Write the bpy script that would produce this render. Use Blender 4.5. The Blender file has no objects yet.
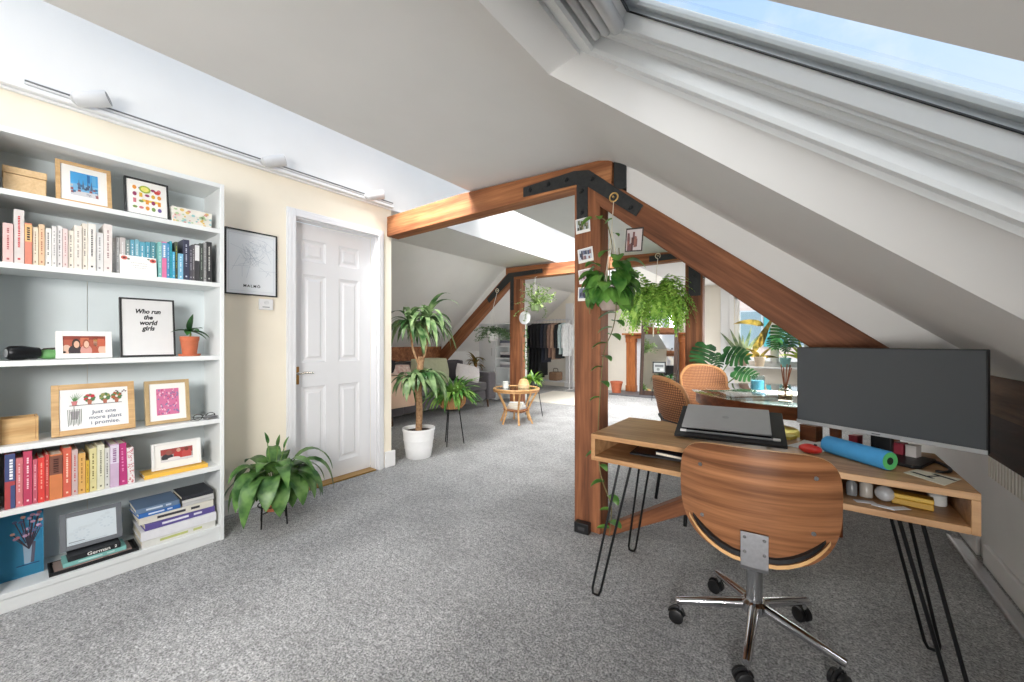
import bpy, math, random
from mathutils import Vector, Matrix, Euler
R = math.radians
rnd = random.Random(7)
SC = bpy.context.scene
COL = SC.collection

# ------------------------------------------------------------------ mesh helper
class MB:
    def __init__(self):
        self.v = []; self.f = []; self.m = []; self.cm = 0; self.M = None
    def add(self, vs, fs, m=None):
        b = len(self.v)
        if self.M is not None:
            vs = [self.M @ Vector(p) for p in vs]
        self.v += [tuple(p) for p in vs]
        self.f += [tuple(i + b for i in f) for f in fs]
        self.m += [self.cm if m is None else m] * len(fs)
        return self
    def bx(self, x0, x1, y0, y1, z0, z1, m=None):
        vs = [(x0,y0,z0),(x1,y0,z0),(x1,y1,z0),(x0,y1,z0),(x0,y0,z1),(x1,y0,z1),(x1,y1,z1),(x0,y1,z1)]
        return self.add(vs, [(0,3,2,1),(4,5,6,7),(0,1,5,4),(1,2,6,5),(2,3,7,6),(3,0,4,7)], m)
    def tube(self, pts, r, n=8, m=None, cap=True, closed=False):
        pts = [Vector(p) for p in pts]; N = len(pts)
        rs = [r] * N if not isinstance(r, (list, tuple)) else list(r)
        vs = []; fs = []; up = None
        for i, p in enumerate(pts):
            a = pts[(i - 1) % N] if (i > 0 or closed) else p
            b = pts[(i + 1) % N] if (i < N - 1 or closed) else p
            t = (b - a)
            t = t.normalized() if t.length > 1e-9 else Vector((0,0,1))
            if up is None:
                up = Vector((0,0,1)) if abs(t.z) < .9 else Vector((1,0,0))
            s = t.cross(up)
            if s.length < 1e-6: s = t.cross(Vector((0,1,0)))
            s.normalize(); w = s.cross(t).normalized(); up = w
            for k in range(n):
                an = 2 * math.pi * k / n
                vs.append(p + (s * math.cos(an) + w * math.sin(an)) * rs[i])
        L = N if closed else N - 1
        for i in range(L):
            j = (i + 1) % N
            for k in range(n):
                k2 = (k + 1) % n
                fs.append((i*n + k, i*n + k2, j*n + k2, j*n + k))
        if cap and not closed:
            fs.append(tuple(reversed(range(n)))); fs.append(tuple(range((N-1)*n, N*n)))
        return self.add(vs, fs, m)
    def lathe(self, prof, n=24, m=None, c=(0,0,0)):
        vs = []; fs = []; P = len(prof)
        for r_, z in prof:
            for k in range(n):
                a = 2*math.pi*k/n
                vs.append((c[0] + r_*math.cos(a), c[1] + r_*math.sin(a), c[2] + z))
        for i in range(P-1):
            for k in range(n):
                k2 = (k+1) % n
                fs.append((i*n+k, i*n+k2, (i+1)*n+k2, (i+1)*n+k))
        if prof[0][0] > 1e-6: fs.append(tuple(reversed(range(n))))
        if prof[-1][0] > 1e-6: fs.append(tuple(range((P-1)*n, P*n)))
        return self.add(vs, fs, m)
    def prism(self, poly, d0, d1, ax='z', m=None):
        # poly in the two other axes: x -> (y,z), y -> (x,z), z -> (x,y)
        def P(a, b, d):
            return {'x': (d,a,b), 'y': (a,d,b), 'z': (a,b,d)}[ax]
        n = len(poly)
        vs = [P(a,b,d0) for a,b in poly] + [P(a,b,d1) for a,b in poly]
        fs = [tuple(reversed(range(n))), tuple(range(n, 2*n))]
        for i in range(n):
            j = (i+1) % n; fs.append((i, j, n+j, n+i))
        return self.add(vs, fs, m)
    def ball(self, c, r, n=12, m=None):
        rx, ry, rz = (r,r,r) if not isinstance(r,(tuple,list)) else r
        vs = []; fs = []; K = n//2
        for i in range(K+1):
            ph = math.pi*i/K
            for k in range(n):
                a = 2*math.pi*k/n
                vs.append((c[0]+rx*math.sin(ph)*math.cos(a), c[1]+ry*math.sin(ph)*math.sin(a), c[2]-rz*math.cos(ph)))
        for i in range(K):
            for k in range(n):
                k2=(k+1)%n; fs.append((i*n+k, i*n+k2, (i+1)*n+k2, (i+1)*n+k))
        return self.add(vs, fs, m)
    def grid(self, fn, nu, nv, m=None, wrap=False):
        vs = [fn(i/nu, j/nv) for j in range(nv+1) for i in range(nu+1)]
        fs = []
        for j in range(nv):
            for i in range(nu):
                a = j*(nu+1)+i; fs.append((a, a+1, a+nu+2, a+nu+1))
        return self.add(vs, fs, m)
    def leaf(self, base, d, L, W, droop=.5, shape='oval', up=(0,0,1), fold=.15, n=7, m=None, twist=0, thick=0):
        """a leaf blade that starts along d and bends down"""
        d = Vector(d).normalized(); p = Vector(base); upv = Vector(up)
        side = d.cross(upv)
        if side.length < 1e-3: side = Vector((1,0,0))
        side.normalize()
        if twist: side = Matrix.Rotation(twist, 3, d) @ side
        rows = []
        for i in range(n+1):
            t = i/n
            if shape == 'oval': w = math.sin(math.pi*min(1, t**.75*.96+.04))**.8
            elif shape == 'heart': w = (math.sin(math.pi*(t*.86+.14)))**.75*(1-.12*t) if t<.999 else 0
            elif shape == 'strap': w = min(1, t*5+.25)*(1-t**3)
            else: w = math.sin(math.pi*min(1,t*.8+.2))
            w = max(w, .02)*W/2
            nrm = side.cross(d).normalized()
            rows.append((p + side*w + nrm*w*fold*2, p.copy(), p - side*w + nrm*w*fold*2))
            p = p + d*(L/n)
            d = (d + Vector((0,0,-1))*droop/n).normalized()
        vs = [q for r_ in rows for q in r_]; fs = []
        for i in range(n):
            a = i*3
            fs += [(a, a+1, a+4, a+3), (a+1, a+2, a+5, a+4)]
        self.add(vs, fs, m); return p
    def build(self, name, mats, parent=None, bevel=0, smooth=40, loc=None, rot=None, seg=2):
        me = bpy.data.meshes.new(name)
        me.from_pydata(self.v, [], self.f)
        if not isinstance(mats, (list, tuple)): mats = [mats]
        for mm in mats: me.materials.append(mm)
        me.polygons.foreach_set('material_index', self.m)
        if smooth:
            me.polygons.foreach_set('use_smooth', [True]*len(me.polygons))
            me.set_sharp_from_angle(angle=R(smooth))
        me.update()
        o = bpy.data.objects.new(name, me); COL.objects.link(o)
        if parent is not None: o.parent = parent
        if loc is not None: o.location = loc
        if rot is not None: o.rotation_euler = rot
        if bevel:
            b = o.modifiers.new('bevel', 'BEVEL'); b.width = bevel; b.segments = seg
            b.limit_method = 'ANGLE'; b.angle_limit = R(50)
        return o

def tag(o, label, cat, group=None, kind=None):
    if label: o['label'] = label
    if cat: o['category'] = cat
    if group: o['group'] = group
    if kind: o['kind'] = kind
    return o
def thing(name, label, cat, loc=(0,0,0), rot=0, group=None):
    o = bpy.data.objects.new(name, None); COL.objects.link(o)
    o.empty_display_size = .05
    o.location = loc
    o.rotation_euler = (0,0,rot) if not isinstance(rot, tuple) else rot
    return tag(o, label, cat, group)
def struct(o): o['kind'] = 'structure'; return o
def copy_tree(o, parent=None):
    c = o.copy(); COL.objects.link(c)
    if parent is not None: c.parent = parent
    for ch in [x for x in bpy.data.objects if x.parent == o]: copy_tree(ch, c)
    return c
def lettering(name, txt, size, mat, parent, loc, rot, align='CENTER', shear=0, off=0, ext=.0004, sx=1, space=1, line=1):
    cu = bpy.data.curves.new(name, 'FONT'); cu.body = txt; cu.size = size
    cu.align_x = align; cu.align_y = 'CENTER'; cu.extrude = ext; cu.shear = shear; cu.offset = off
    cu.space_character = space; cu.space_line = line; cu.resolution_u = 3
    tmp = bpy.data.objects.new(name, cu); COL.objects.link(tmp); bpy.context.view_layer.update()
    me = bpy.data.meshes.new_from_object(tmp.evaluated_get(bpy.context.evaluated_depsgraph_get()))
    bpy.data.objects.remove(tmp); bpy.data.curves.remove(cu)
    me.materials.clear(); me.materials.append(mat)
    o = bpy.data.objects.new(name, me); COL.objects.link(o)
    o.parent = parent; o.location = loc; o.rotation_euler = rot; o.scale = (sx,1,1)
    return o

# ------------------------------------------------------------------ materials
def lin(c):
    return tuple((x/12.92 if x <= .04045 else ((x+.055)/1.055)**2.4) for x in [v/255 for v in c]) + (1,)
def nodes(name):
    m = bpy.data.materials.new(name); m.use_nodes = True
    nt = m.node_tree; b = nt.nodes['Principled BSDF']
    return m, nt, b
def N(nt, t, **kw):
    n = nt.nodes.new(t)
    for k, v in kw.items(): setattr(n, k, v)
    return n
_mc = {}
def mat(c, rough=.5, metal=0, var=.06, scale=30, bump=0, spec=.5, name=None, c2=None, sheen=0, detail=3, trans=0):
    """plain surface with a fine procedural variation"""
    key = (tuple(c), rough, metal, var, scale, bump, spec, tuple(c2 or ()), sheen, trans)
    if key in _mc: return _mc[key]
    m, nt, b = nodes(name or 'surface')
    tc = N(nt, 'ShaderNodeTexCoord'); nz = N(nt, 'ShaderNodeTexNoise')
    nz.inputs['Scale'].default_value = scale; nz.inputs['Detail'].default_value = detail
    nt.links.new(tc.outputs['Object'], nz.inputs['Vector'])
    mx = N(nt, 'ShaderNodeMix', data_type='RGBA')
    ca = lin(c)
    if c2 is None:
        mx.inputs['A'].default_value = tuple(x*(1-var) for x in ca[:3]) + (1,)
        mx.inputs['B'].default_value = tuple(min(1, x*(1+var)) for x in ca[:3]) + (1,)
    else:
        mx.inputs['A'].default_value = ca; mx.inputs['B'].default_value = lin(c2)
    rp = N(nt, 'ShaderNodeMapRange'); rp.inputs[1].default_value = .3; rp.inputs[2].default_value = .7
    nt.links.new(nz.outputs['Fac'], rp.inputs[0]); nt.links.new(rp.outputs[0], mx.inputs['Factor'])
    nt.links.new(mx.outputs['Result'], b.inputs['Base Color'])
    b.inputs['Roughness'].default_value = rough; b.inputs['Metallic'].default_value = metal
    b.inputs['Specular IOR Level'].default_value = spec
    if sheen: b.inputs['Sheen Weight'].default_value = sheen
    if trans: b.inputs['Subsurface Weight'].default_value = 0
    if bump:
        bp = N(nt, 'ShaderNodeBump'); bp.inputs['Strength'].default_value = bump; bp.inputs['Distance'].default_value = .01
        nt.links.new(nz.outputs['Fac'], bp.inputs['Height']); nt.links.new(bp.outputs[0], b.inputs['Normal'])
    _mc[key] = m; return m
def wood(c1, c2, axis='x', rough=.45, fine=18, stretch=14, bump=.15, c3=None, spec=.4, name='wood', big=3, ry=0, soft=.45, blot=.5, dist=.8):
    """grain stretched along one axis"""
    m, nt, b = nodes(name)
    tc = N(nt, 'ShaderNodeTexCoord'); mp = N(nt, 'ShaderNodeMapping')
    s = [1,1,1]
    for i, a in enumerate('xyz'): s[i] = 1/stretch if a in axis else 1
    mp.inputs['Scale'].default_value = s
    rt = N(nt, 'ShaderNodeMapping'); rt.inputs['Rotation'].default_value = (0, ry, 0)
    nt.links.new(tc.outputs['Object'], rt.inputs['Vector']); nt.links.new(rt.outputs[0], mp.inputs['Vector'])
    n1 = N(nt, 'ShaderNodeTexNoise'); n1.inputs['Scale'].default_value = fine; n1.inputs['Detail'].default_value = 6
    n1.inputs['Distortion'].default_value = dist
    n2 = N(nt, 'ShaderNodeTexNoise'); n2.inputs['Scale'].default_value = fine*5; n2.inputs['Detail'].default_value = 4
    n3 = N(nt, 'ShaderNodeTexNoise'); n3.inputs['Scale'].default_value = big; n3.inputs['Detail'].default_value = 2
    for n in (n1, n2): nt.links.new(mp.outputs[0], n.inputs['Vector'])
    nt.links.new(tc.outputs['Object'], n3.inputs['Vector'])
    cr = N(nt, 'ShaderNodeValToRGB'); e = cr.color_ramp.elements
    e[0].position = .34; e[0].color = lin(c2); e[1].position = .62; e[1].color = lin(c1)
    if c3 is not None:
        x = e.new(.8); x.color = lin(c3)
    nt.links.new(n1.outputs['Fac'], cr.inputs['Fac'])
    m1 = N(nt, 'ShaderNodeMix', data_type='RGBA', blend_type='MULTIPLY'); m1.inputs['Factor'].default_value = soft
    c5 = N(nt, 'ShaderNodeValToRGB'); c5.color_ramp.elements[0].position = .35; c5.color_ramp.elements[1].position = .6
    c5.color_ramp.elements[0].color = (.45,.4,.36,1); c5.color_ramp.elements[1].color = (1,1,1,1)
    nt.links.new(n2.outputs['Fac'], c5.inputs['Fac'])
    nt.links.new(cr.outputs['Color'], m1.inputs['A']); nt.links.new(c5.outputs['Color'], m1.inputs['B'])
    m2 = N(nt, 'ShaderNodeMix', data_type='RGBA', blend_type='MULTIPLY'); m2.inputs['Factor'].default_value = blot
    c6 = N(nt, 'ShaderNodeValToRGB'); c6.color_ramp.elements[0].position = .35; c6.color_ramp.elements[1].position = .65
    c6.color_ramp.elements[0].color = (.62,.58,.55,1)
    nt.links.new(n3.outputs['Fac'], c6.inputs['Fac'])
    nt.links.new(m1.outputs['Result'], m2.inputs['A']); nt.links.new(c6.outputs['Color'], m2.inputs['B'])
    nt.links.new(m2.outputs['Result'], b.inputs['Base Color'])
    b.inputs['Roughness'].default_value = rough; b.inputs['Specular IOR Level'].default_value = spec
    if bump:
        bp = N(nt, 'ShaderNodeBump'); bp.inputs['Strength'].default_value = bump; bp.inputs['Distance'].default_value = .01
        nt.links.new(n2.outputs['Fac'], bp.inputs['Height']); nt.links.new(bp.outputs[0], b.inputs['Normal'])
    return m
def glass(tint=(1,1,1), refl=1.0, name='clear_glass', rough=0.0):
    m = bpy.data.materials.new(name); m.use_nodes = True; nt = m.node_tree; nt.nodes.clear()
    o = N(nt, 'ShaderNodeOutputMaterial'); t = N(nt, 'ShaderNodeBsdfTransparent'); g = N(nt, 'ShaderNodeBsdfGlossy')
    t.inputs[0].default_value = tint + (1,); g.inputs['Roughness'].default_value = rough
    lw = N(nt, 'ShaderNodeLayerWeight'); f = N(nt, 'ShaderNodeMath', operation='POWER'); f.inputs[1].default_value = 4; nt.links.new(lw.outputs['Facing'], f.inputs[0])
    mu = N(nt, 'ShaderNodeMath', operation='MULTIPLY_ADD', use_clamp=True); mu.inputs[1].default_value = .6*refl; mu.inputs[2].default_value = .05*refl
    mx = N(nt, 'ShaderNodeMixShader')
    nt.links.new(f.outputs[0], mu.inputs[0]); nt.links.new(mu.outputs[0], mx.inputs[0])
    nt.links.new(t.outputs[0], mx.inputs[1]); nt.links.new(g.outputs[0], mx.inputs[2]); nt.links.new(mx.outputs[0], o.inputs[0])
    return m
def leafmat(c1, c2, scale=9, rough=.38, name='leaf'):
    m, nt, b = nodes(name)
    tc = N(nt, 'ShaderNodeTexCoord'); nz = N(nt, 'ShaderNodeTexNoise'); nz.inputs['Scale'].default_value = scale
    nt.links.new(tc.outputs['Object'], nz.inputs['Vector'])
    cr = N(nt, 'ShaderNodeValToRGB'); e = cr.color_ramp.elements
    e[0].position = .36; e[0].color = lin(c1); e[1].position = .66; e[1].color = lin(c2)
    nt.links.new(nz.outputs['Fac'], cr.inputs['Fac']); nt.links.new(cr.outputs[0], b.inputs['Base Color'])
    b.inputs['Roughness'].default_value = rough
    tr = N(nt, 'ShaderNodeBsdfTranslucent'); nt.links.new(cr.outputs[0], tr.inputs[0])
    mx = N(nt, 'ShaderNodeMixShader'); mx.inputs[0].default_value = .25
    out = nt.nodes['Material Output']
    nt.links.new(b.outputs[0], mx.inputs[1]); nt.links.new(tr.outputs[0], mx.inputs[2]); nt.links.new(mx.outputs[0], out.inputs[0])
    return m
def weave(c1, c2, scale=60, rough=.6, axis=(1,1,1)):
    m, nt, b = nodes('weave')
    tc = N(nt, 'ShaderNodeTexCoord')
    mp = N(nt, 'ShaderNodeMapping'); mp.inputs['Scale'].default_value = axis
    nt.links.new(tc.outputs['Object'], mp.inputs[0])
    w1 = N(nt, 'ShaderNodeTexWave', bands_direction='X'); w2 = N(nt, 'ShaderNodeTexWave', bands_direction='Z')
    for w in (w1, w2):
        w.inputs['Scale'].default_value = scale; w.inputs['Distortion'].default_value = 1.5; w.inputs['Detail'].default_value = 1
        nt.links.new(mp.outputs[0], w.inputs['Vector'])
    mu = N(nt, 'ShaderNodeMath', operation='MULTIPLY'); nt.links.new(w1.outputs['Fac'], mu.inputs[0]); nt.links.new(w2.outputs['Fac'], mu.inputs[1])
    mx = N(nt, 'ShaderNodeMix', data_type='RGBA'); mx.inputs['A'].default_value = lin(c2); mx.inputs['B'].default_value = lin(c1)
    mm = N(nt, 'ShaderNodeMapRange'); mm.inputs[1].default_value = .0; mm.inputs[2].default_value = .45
    nt.links.new(mu.outputs[0], mm.inputs[0]); nt.links.new(mm.outputs[0], mx.inputs['Factor'])
    nt.links.new(mx.outputs['Result'], b.inputs['Base Color']); b.inputs['Roughness'].default_value = rough
    bp = N(nt, 'ShaderNodeBump'); bp.inputs['Strength'].default_value = .6; bp.inputs['Distance'].default_value = .004
    nt.links.new(mu.outputs[0], bp.inputs['Height']); nt.links.new(bp.outputs[0], b.inputs['Normal'])
    return m
def carpet():
    m, nt, b = nodes('grey_carpet')
    tc = N(nt, 'ShaderNodeTexCoord')
    n1 = N(nt, 'ShaderNodeTexNoise'); n1.inputs['Scale'].default_value = 130; n1.inputs['Detail'].default_value = 3; n1.inputs['Roughness'].default_value = .7
    n2 = N(nt, 'ShaderNodeTexNoise'); n2.inputs['Scale'].default_value = 38; n2.inputs['Detail'].default_value = 4; n2.inputs['Roughness'].default_value = .7
    n3 = N(nt, 'ShaderNodeTexNoise'); n3.inputs['Scale'].default_value = 3.5; n3.inputs['Detail'].default_value = 4
    for n in (n1, n2, n3): nt.links.new(tc.outputs['Object'], n.inputs['Vector'])
    def cr(n, a, b_, p0, p1):
        c = N(nt, 'ShaderNodeValToRGB'); e = c.color_ramp.elements
        e[0].position = p0; e[1].position = p1; e[0].color = a + (1,); e[1].color = b_ + (1,)
        nt.links.new(n.outputs['Fac'], c.inputs['Fac']); return c
    a = cr(n1, (.165,.166,.168), (.62,.622,.626), .37, .63)
    bb = cr(n2, (.62,.62,.62), (1.22,1.22,1.22), .34, .66)
    cc = cr(n3, (.88,.88,.88), (1.08,1.08,1.08), .38, .62)
    m1 = N(nt, 'ShaderNodeMix', data_type='RGBA', blend_type='MULTIPLY'); m1.inputs['Factor'].default_value = 1
    m2 = N(nt, 'ShaderNodeMix', data_type='RGBA', blend_type='MULTIPLY'); m2.inputs['Factor'].default_value = 1
    nt.links.new(a.outputs[0], m1.inputs['A']); nt.links.new(bb.outputs[0], m1.inputs['B'])
    nt.links.new(m1.outputs['Result'], m2.inputs['A']); nt.links.new(cc.outputs[0], m2.inputs['B'])
    nt.links.new(m2.outputs['Result'], b.inputs['Base Color'])
    b.inputs['Roughness'].default_value = .95; b.inputs['Specular IOR Level'].default_value = .1
    b.inputs['Sheen Weight'].default_value = .2
    ad = N(nt, 'ShaderNodeMath', operation='ADD'); nt.links.new(n1.outputs['Fac'], ad.inputs[0]); nt.links.new(n2.outputs['Fac'], ad.inputs[1])
    bp = N(nt, 'ShaderNodeBump'); bp.inputs['Strength'].default_value = .7; bp.inputs['Distance'].default_value = .012
    nt.links.new(ad.outputs[0], bp.inputs['Height']); nt.links.new(bp.outputs[0], b.inputs['Normal'])
    return m

WHITE = mat((236,236,236), .45, var=.015, scale=6)
CEIL = mat((232,231,229), .85, var=.015, scale=4, spec=.15)
CREAM = mat((243,234,216), .85, var=.02, scale=5, spec=.15)
GABLE = mat((240,234,222), .85, var=.02, scale=5, spec=.15)
DOORW = mat((229,229,231), .38, var=.01, scale=5)
SHELF = mat((233,236,236), .5, var=.015, scale=9)
SHELFBACK = mat((214,222,224), .6, var=.02, scale=7)
BLACK = mat((22,22,24), .45, var=.15)
BLACKM = mat((30,31,33), .4, metal=.6, var=.1)
IRON = mat((50,52,53), .55, metal=.3, var=.2, scale=60, bump=.1)
CHROME = mat((215,215,218), .12, metal=1, var=.03)
STEEL = mat((190,190,192), .32, metal=1, var=.05, scale=80)
BRASS = mat((190,150,80), .3, metal=1, var=.05)
PAPER = mat((243,242,238), .8, var=.01)
INK = mat((35,35,38), .7, var=.1)
SOIL = mat((60,44,34), .95, var=.4, scale=90, bump=.5)
GREY = mat((150,152,154), .5)
TERRA = mat((190,104,70), .7, var=.1, scale=25)
TIMX = wood((186,124,80), (134,80,48), 'x', .62, 16, 18, .3, c3=(204,146,100), name='timber_along')
TIMZ = wood((164,106,70), (110,66,42), 'z', .62, 16, 18, .3, c3=(184,128,88), name='timber_upright')
GLASS = glass()
# ------------------------------------------------------------------ the room shell
Y0, Y1, GY = -3.2, 5.05, 8.5
def SL(x): return 1.47 - .81*x            # right roof slope
b = MB(); b.bx(-6.4, .9, Y0, GY+.1, -.06, 0); struct(b.build('floor', carpet(), smooth=0))
# left wall with the door hole (cream) and the white light-well side above it
b = MB(); t_ = .1
b.bx(-3.1, -3.0, Y0, 1.33, 0, 2.32); b.bx(-3.1, -3.0, 2.03, 2.17, 0, 2.32); b.bx(-3.1, -3.0, 1.33, 2.03, 2.045, 2.32)
b.bx(-6.4, -3.1, 2.07, 2.17, 0, 2.32)
struct(b.build('wall_left', CREAM, smooth=0))
b = MB()
b.bx(-3.1, -3.0, Y0, GY, 2.32, 3.25); struct(b.build('wall_light_well', CEIL, smooth=0))
b = MB(); b.bx(-2.0, -1.95, Y0, GY, 2.26, 3.25); struct(b.build('wall_light_well_right', CEIL, smooth=0))
b = MB()                                     # flat ceiling rolling over into the right slope
prof = [(-2.0,2.247),(-1.5,2.225),(-1.1,2.2),(-.98,2.186),(-.9,2.165),(-.83,2.13),(-.76,2.0856),(-.69,2.0289)]
vs = [(x,y,z) for y in (Y0, GY) for x,z in prof]; n_ = len(prof)
b.add(vs, [(i, i+1, n_+i+1, n_+i) for i in range(n_-1)])
def SP(x, y): return (x, y, SL(x))
SKX0, SKX1, SKN, SKF0, SKF1 = -.69, .5, .5, 1.128, 1.314
b.add([SP(SKX1,Y0), SP(.76,Y0), SP(.76,GY), SP(SKX1,GY)], [(0,1,2,3)])
b.add([SP(SKX0,Y0), SP(SKX1,Y0), SP(SKX1,SKN), SP(SKX0,SKN)], [(0,1,2,3)])
b.add([SP(SKX0,SKF0), SP(SKX1,SKF1), SP(SKX1,GY), SP(SKX0,GY)], [(0,1,2,3)])
struct(b.build('ceiling', CEIL, smooth=60))
b = MB()                                     # left bay: flat strip, slope, wider bay past the second truss
for ya, yb, xa, xk in ((2.17, Y1, -3.85, -5.62), (Y1, GY, -4.55, -6.3)):
    zk = 2.31 - .81*(xa - xk)
    b.add([(-3.0,ya,2.31),(xa,ya,2.31),(xk,ya,zk),(-3.0,yb,2.31),(xa,yb,2.31),(xk,yb,zk)], [(0,1,4,3),(1,2,5,4)])
b.add([(-3.85,Y1,2.31),(-5.62,Y1,.876),(-6.3,Y1,.89),(-4.55,Y1,2.31)], [(0,1,2,3)])
struct(b.build('ceiling_left', CEIL, smooth=0))
b = MB(); b.bx(-5.7,-5.62,2.17,Y1,0,.9); b.bx(-6.38,-6.3,Y1,GY,0,.92); b.bx(-6.3,-5.7,Y1-.06,Y1,0,.9)
struct(b.build('wall_knee_left', CEIL, smooth=0))
b = MB(); b.bx(.74,.82,Y0,GY,0,.88); struct(b.build('wall_right', WHITE, smooth=0))
b = MB(); b.bx(.722,.739,Y0,3.02,0,.1); b.bx(.722,.739,3.12,GY,0,.1); struct(b.build('baseboard_right', WHITE, bevel=.004, smooth=0))
b = MB()                                     # gable with a two-light window
b.bx(-6.4,-1.07,GY,GY+.12,0,3.25); b.bx(-1.07,.9,GY,GY+.12,0,.67); b.bx(-1.07,.9,GY,GY+.12,1.96,3.25); b.bx(.06,.9,GY,GY+.12,.67,1.96)
b.prism([(-.72,1.96),(.07,1.96),(.07,1.3)], GY+.01, GY+.11, 'y')
struct(b.build('wall_gable', GABLE, smooth=0))
b = MB(); b.bx(-1.31,-1.08,GY-.03,GY,.0,2.15); b.bx(-1.16,-1.08,GY-.05,GY-.03,.6,2.1); struct(b.build('trim_1', WHITE, bevel=.006, smooth=0))
b = MB(); b.bx(-4.7,-4.5,GY-.06,GY,.1,2.05); b.bx(-4.72,-4.48,GY-.08,GY,0,.14); struct(b.build('trim_2', WHITE, bevel=.006, smooth=0))

b = MB(); b.bx(-3.1,.9,Y0-.1,Y0,0,3.25); struct(b.build('wall_back', CEIL, smooth=0))
# gable window
w = MB(); w.bx(-1.07,.06,GY-.01,GY+.06,.67,.72); w.bx(-1.07,-1.03,GY-.01,GY+.06,.72,1.96); w.bx(-.47,-.41,GY-.01,GY+.06,.72,1.74); w.bx(.02,.06,GY-.01,GY+.06,.72,1.35); w.bx(-1.07,-.6,GY-.01,GY+.06,1.92,1.96)
w.tube([(-.74,GY+.03,1.95),(.06,GY+.03,1.3)], .035, 4)
for xa, xb in ((-1.03,-.47),(-.41,.02)):
    w.bx(xa,xa+.035,GY+.01,GY+.05,.72,1.9 if xa<-.6 else 1.6); w.bx(xb-.035,xb,GY+.01,GY+.05,.72,1.7 if xa<-.6 else 1.35); w.bx(xa,xb,GY+.01,GY+.05,.72,.76)
wf = struct(w.build('window_2', WHITE, bevel=.004, smooth=0))
g = MB(); g.bx(-1.03,.02,GY+.028,GY+.034,.74,1.94); g.build('window_pane', GLASS, wf, smooth=0)
b = MB(); b.bx(-1.14,.1,GY-.22,GY-.005,.635,.668); struct(b.build('window_sill', WHITE, bevel=.006, smooth=0))

# roof window: reveal, frame profile swept round the opening, pane
def FP(x, y, c): return (x, y, 1.13 + c - .81*x)
rv = MB()
A = [SP(SKX0,SKN), SP(SKX0,SKF0), SP(SKX1,SKF1), SP(SKX1,SKN)]
Bq = [FP(-.585,.56,.47), FP(-.585,1.15,.47), FP(.45,1.15,.47), FP(.45,.56,.47)]
for i in range(4):
    a_, b_, c_, d_ = [Vector(q) for q in (A[i],A[(i+1)%4],Bq[(i+1)%4],Bq[i])]
    rv.grid(lambda u, v: (a_.lerp(b_,u)).lerp(d_.lerp(c_,u), v), 16, 4)
rv = struct(rv.build('trim_3', CEIL, smooth=25))
prof = [(0,.455),(0,.472),(.026,.472),(.03,.486),(.03,.53),(.052,.53),(.06,.541),(.066,.541),(.068,.549),(.08,.552),(.095,.592)]
def ring(ins, c):
    return [FP(-.585+ins*2,.56+ins,c), FP(-.585+ins*2,1.15-ins,c), FP(.45-ins*.8,1.15-ins,c), FP(.45-ins*.8,.56+ins,c)]
def sweep(name, pf, m, parent, smooth=0):
    q = MB(); rs = [ring(*p) for p in pf]; V = [p for r_ in rs for p in r_]
    F_ = [(k*4+i, k*4+(i+1)%4, k*4+4+(i+1)%4, k*4+4+i) for k in range(len(pf)-1) for i in range(4)]
    q.add(V, F_); return q.build(name, m, parent, smooth=smooth)
sk = struct(sweep('window_1', prof, mat((238,240,240), .4, var=.01), None))
sweep('gasket', [(.094,.592),(.0945,.5955),(.1,.5955),(.1,.592)], BLACK, sk)
sweep('sash', [(.094,.5955),(.094,.612),(.112,.612),(.116,.62),(.118,.632)], mat((214,220,222), .3, var=.01), sk)
g = MB(); g.add(ring(.1,.628), [(0,1,2,3)]); g.build('glass_pane', glass((.98,.99,1)), sk, smooth=0)
bl = MB()
for yy in (.585,):
    bl.tube([FP(-.425,.66,.545), FP(-.425,1.065,.545)], .02, 14); bl.tube([FP(-.465,.66,.528), FP(-.465,1.08,.528)], .014, 12); bl.tube([FP(-.5,.64,.51), FP(-.5,1.09,.51)], .012, 10)
    bl.tube([FP(-.54,.62,.49), FP(-.54,1.115,.49)], .014, 10)
bl.build('ventilation_bar', mat((205,206,207), .35, metal=.3, var=.03), sk)

# ledge at the top of the left wall, baseboards, corner block
b = MB(); b.bx(-3.0,-2.948,Y0,2.165,2.322,2.345); b.bx(-3.0,-2.978,Y0,2.165,2.308,2.322); struct(b.build('trim_4', WHITE, bevel=.005, smooth=0))
b = MB(); b.bx(-3.0,-2.978,2.096,2.2,0,.14); b.bx(-3.02,-2.985,2.13,2.2,.0,.12); struct(b.build('trim_5', WHITE, bevel=.005, smooth=0))
b = MB(); b.bx(-3.0,-2.982,Y0,1.27,0,.1); struct(b.build('baseboard_left', WHITE, bevel=.004, smooth=0))

# door with six moulded panels
dr = MB(); dX = -3.08
dr.bx(dX-.045,dX-.0165,1.347,2.008,.014,2.035)
ys = [(1.419,1.609),(1.715,1.902)]; zs = [(.14,.775),(.962,1.645),(1.748,1.915)]
for ya, yb in ((1.347,1.419),(1.609,1.715),(1.902,2.008)): dr.bx(dX-.013,dX,ya,yb,.014,2.035)
for za, zb in ((.014,.14),(.775,.962),(1.645,1.748),(1.915,2.035)):
    for ya, yb in ys: dr.bx(dX-.013,dX,ya-.001,yb+.001,za,zb)
for ya, yb in ys:
    for za, zb in zs:
        i1, i2, i3 = .022, .034, .05
        def q(i, x): return [(x,ya+i,za+i),(x,yb-i,za+i),(x,yb-i,zb-i),(x,ya+i,zb-i)]
        L_ = [q(0,dX), q(.006,dX-.006), q(.02,dX-.012), q(i2,dX-.012), q(i3,dX-.002)]
        V = [p for l in L_ for p in l]
        dr.add(V, [(k*4+i,k*4+(i+1)%4,k*4+4+(i+1)%4,k*4+4+i) for k in range(4) for i in range(4)] + [(16,17,18,19)])
do = struct(dr.build('door_1', DOORW, smooth=0))
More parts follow.
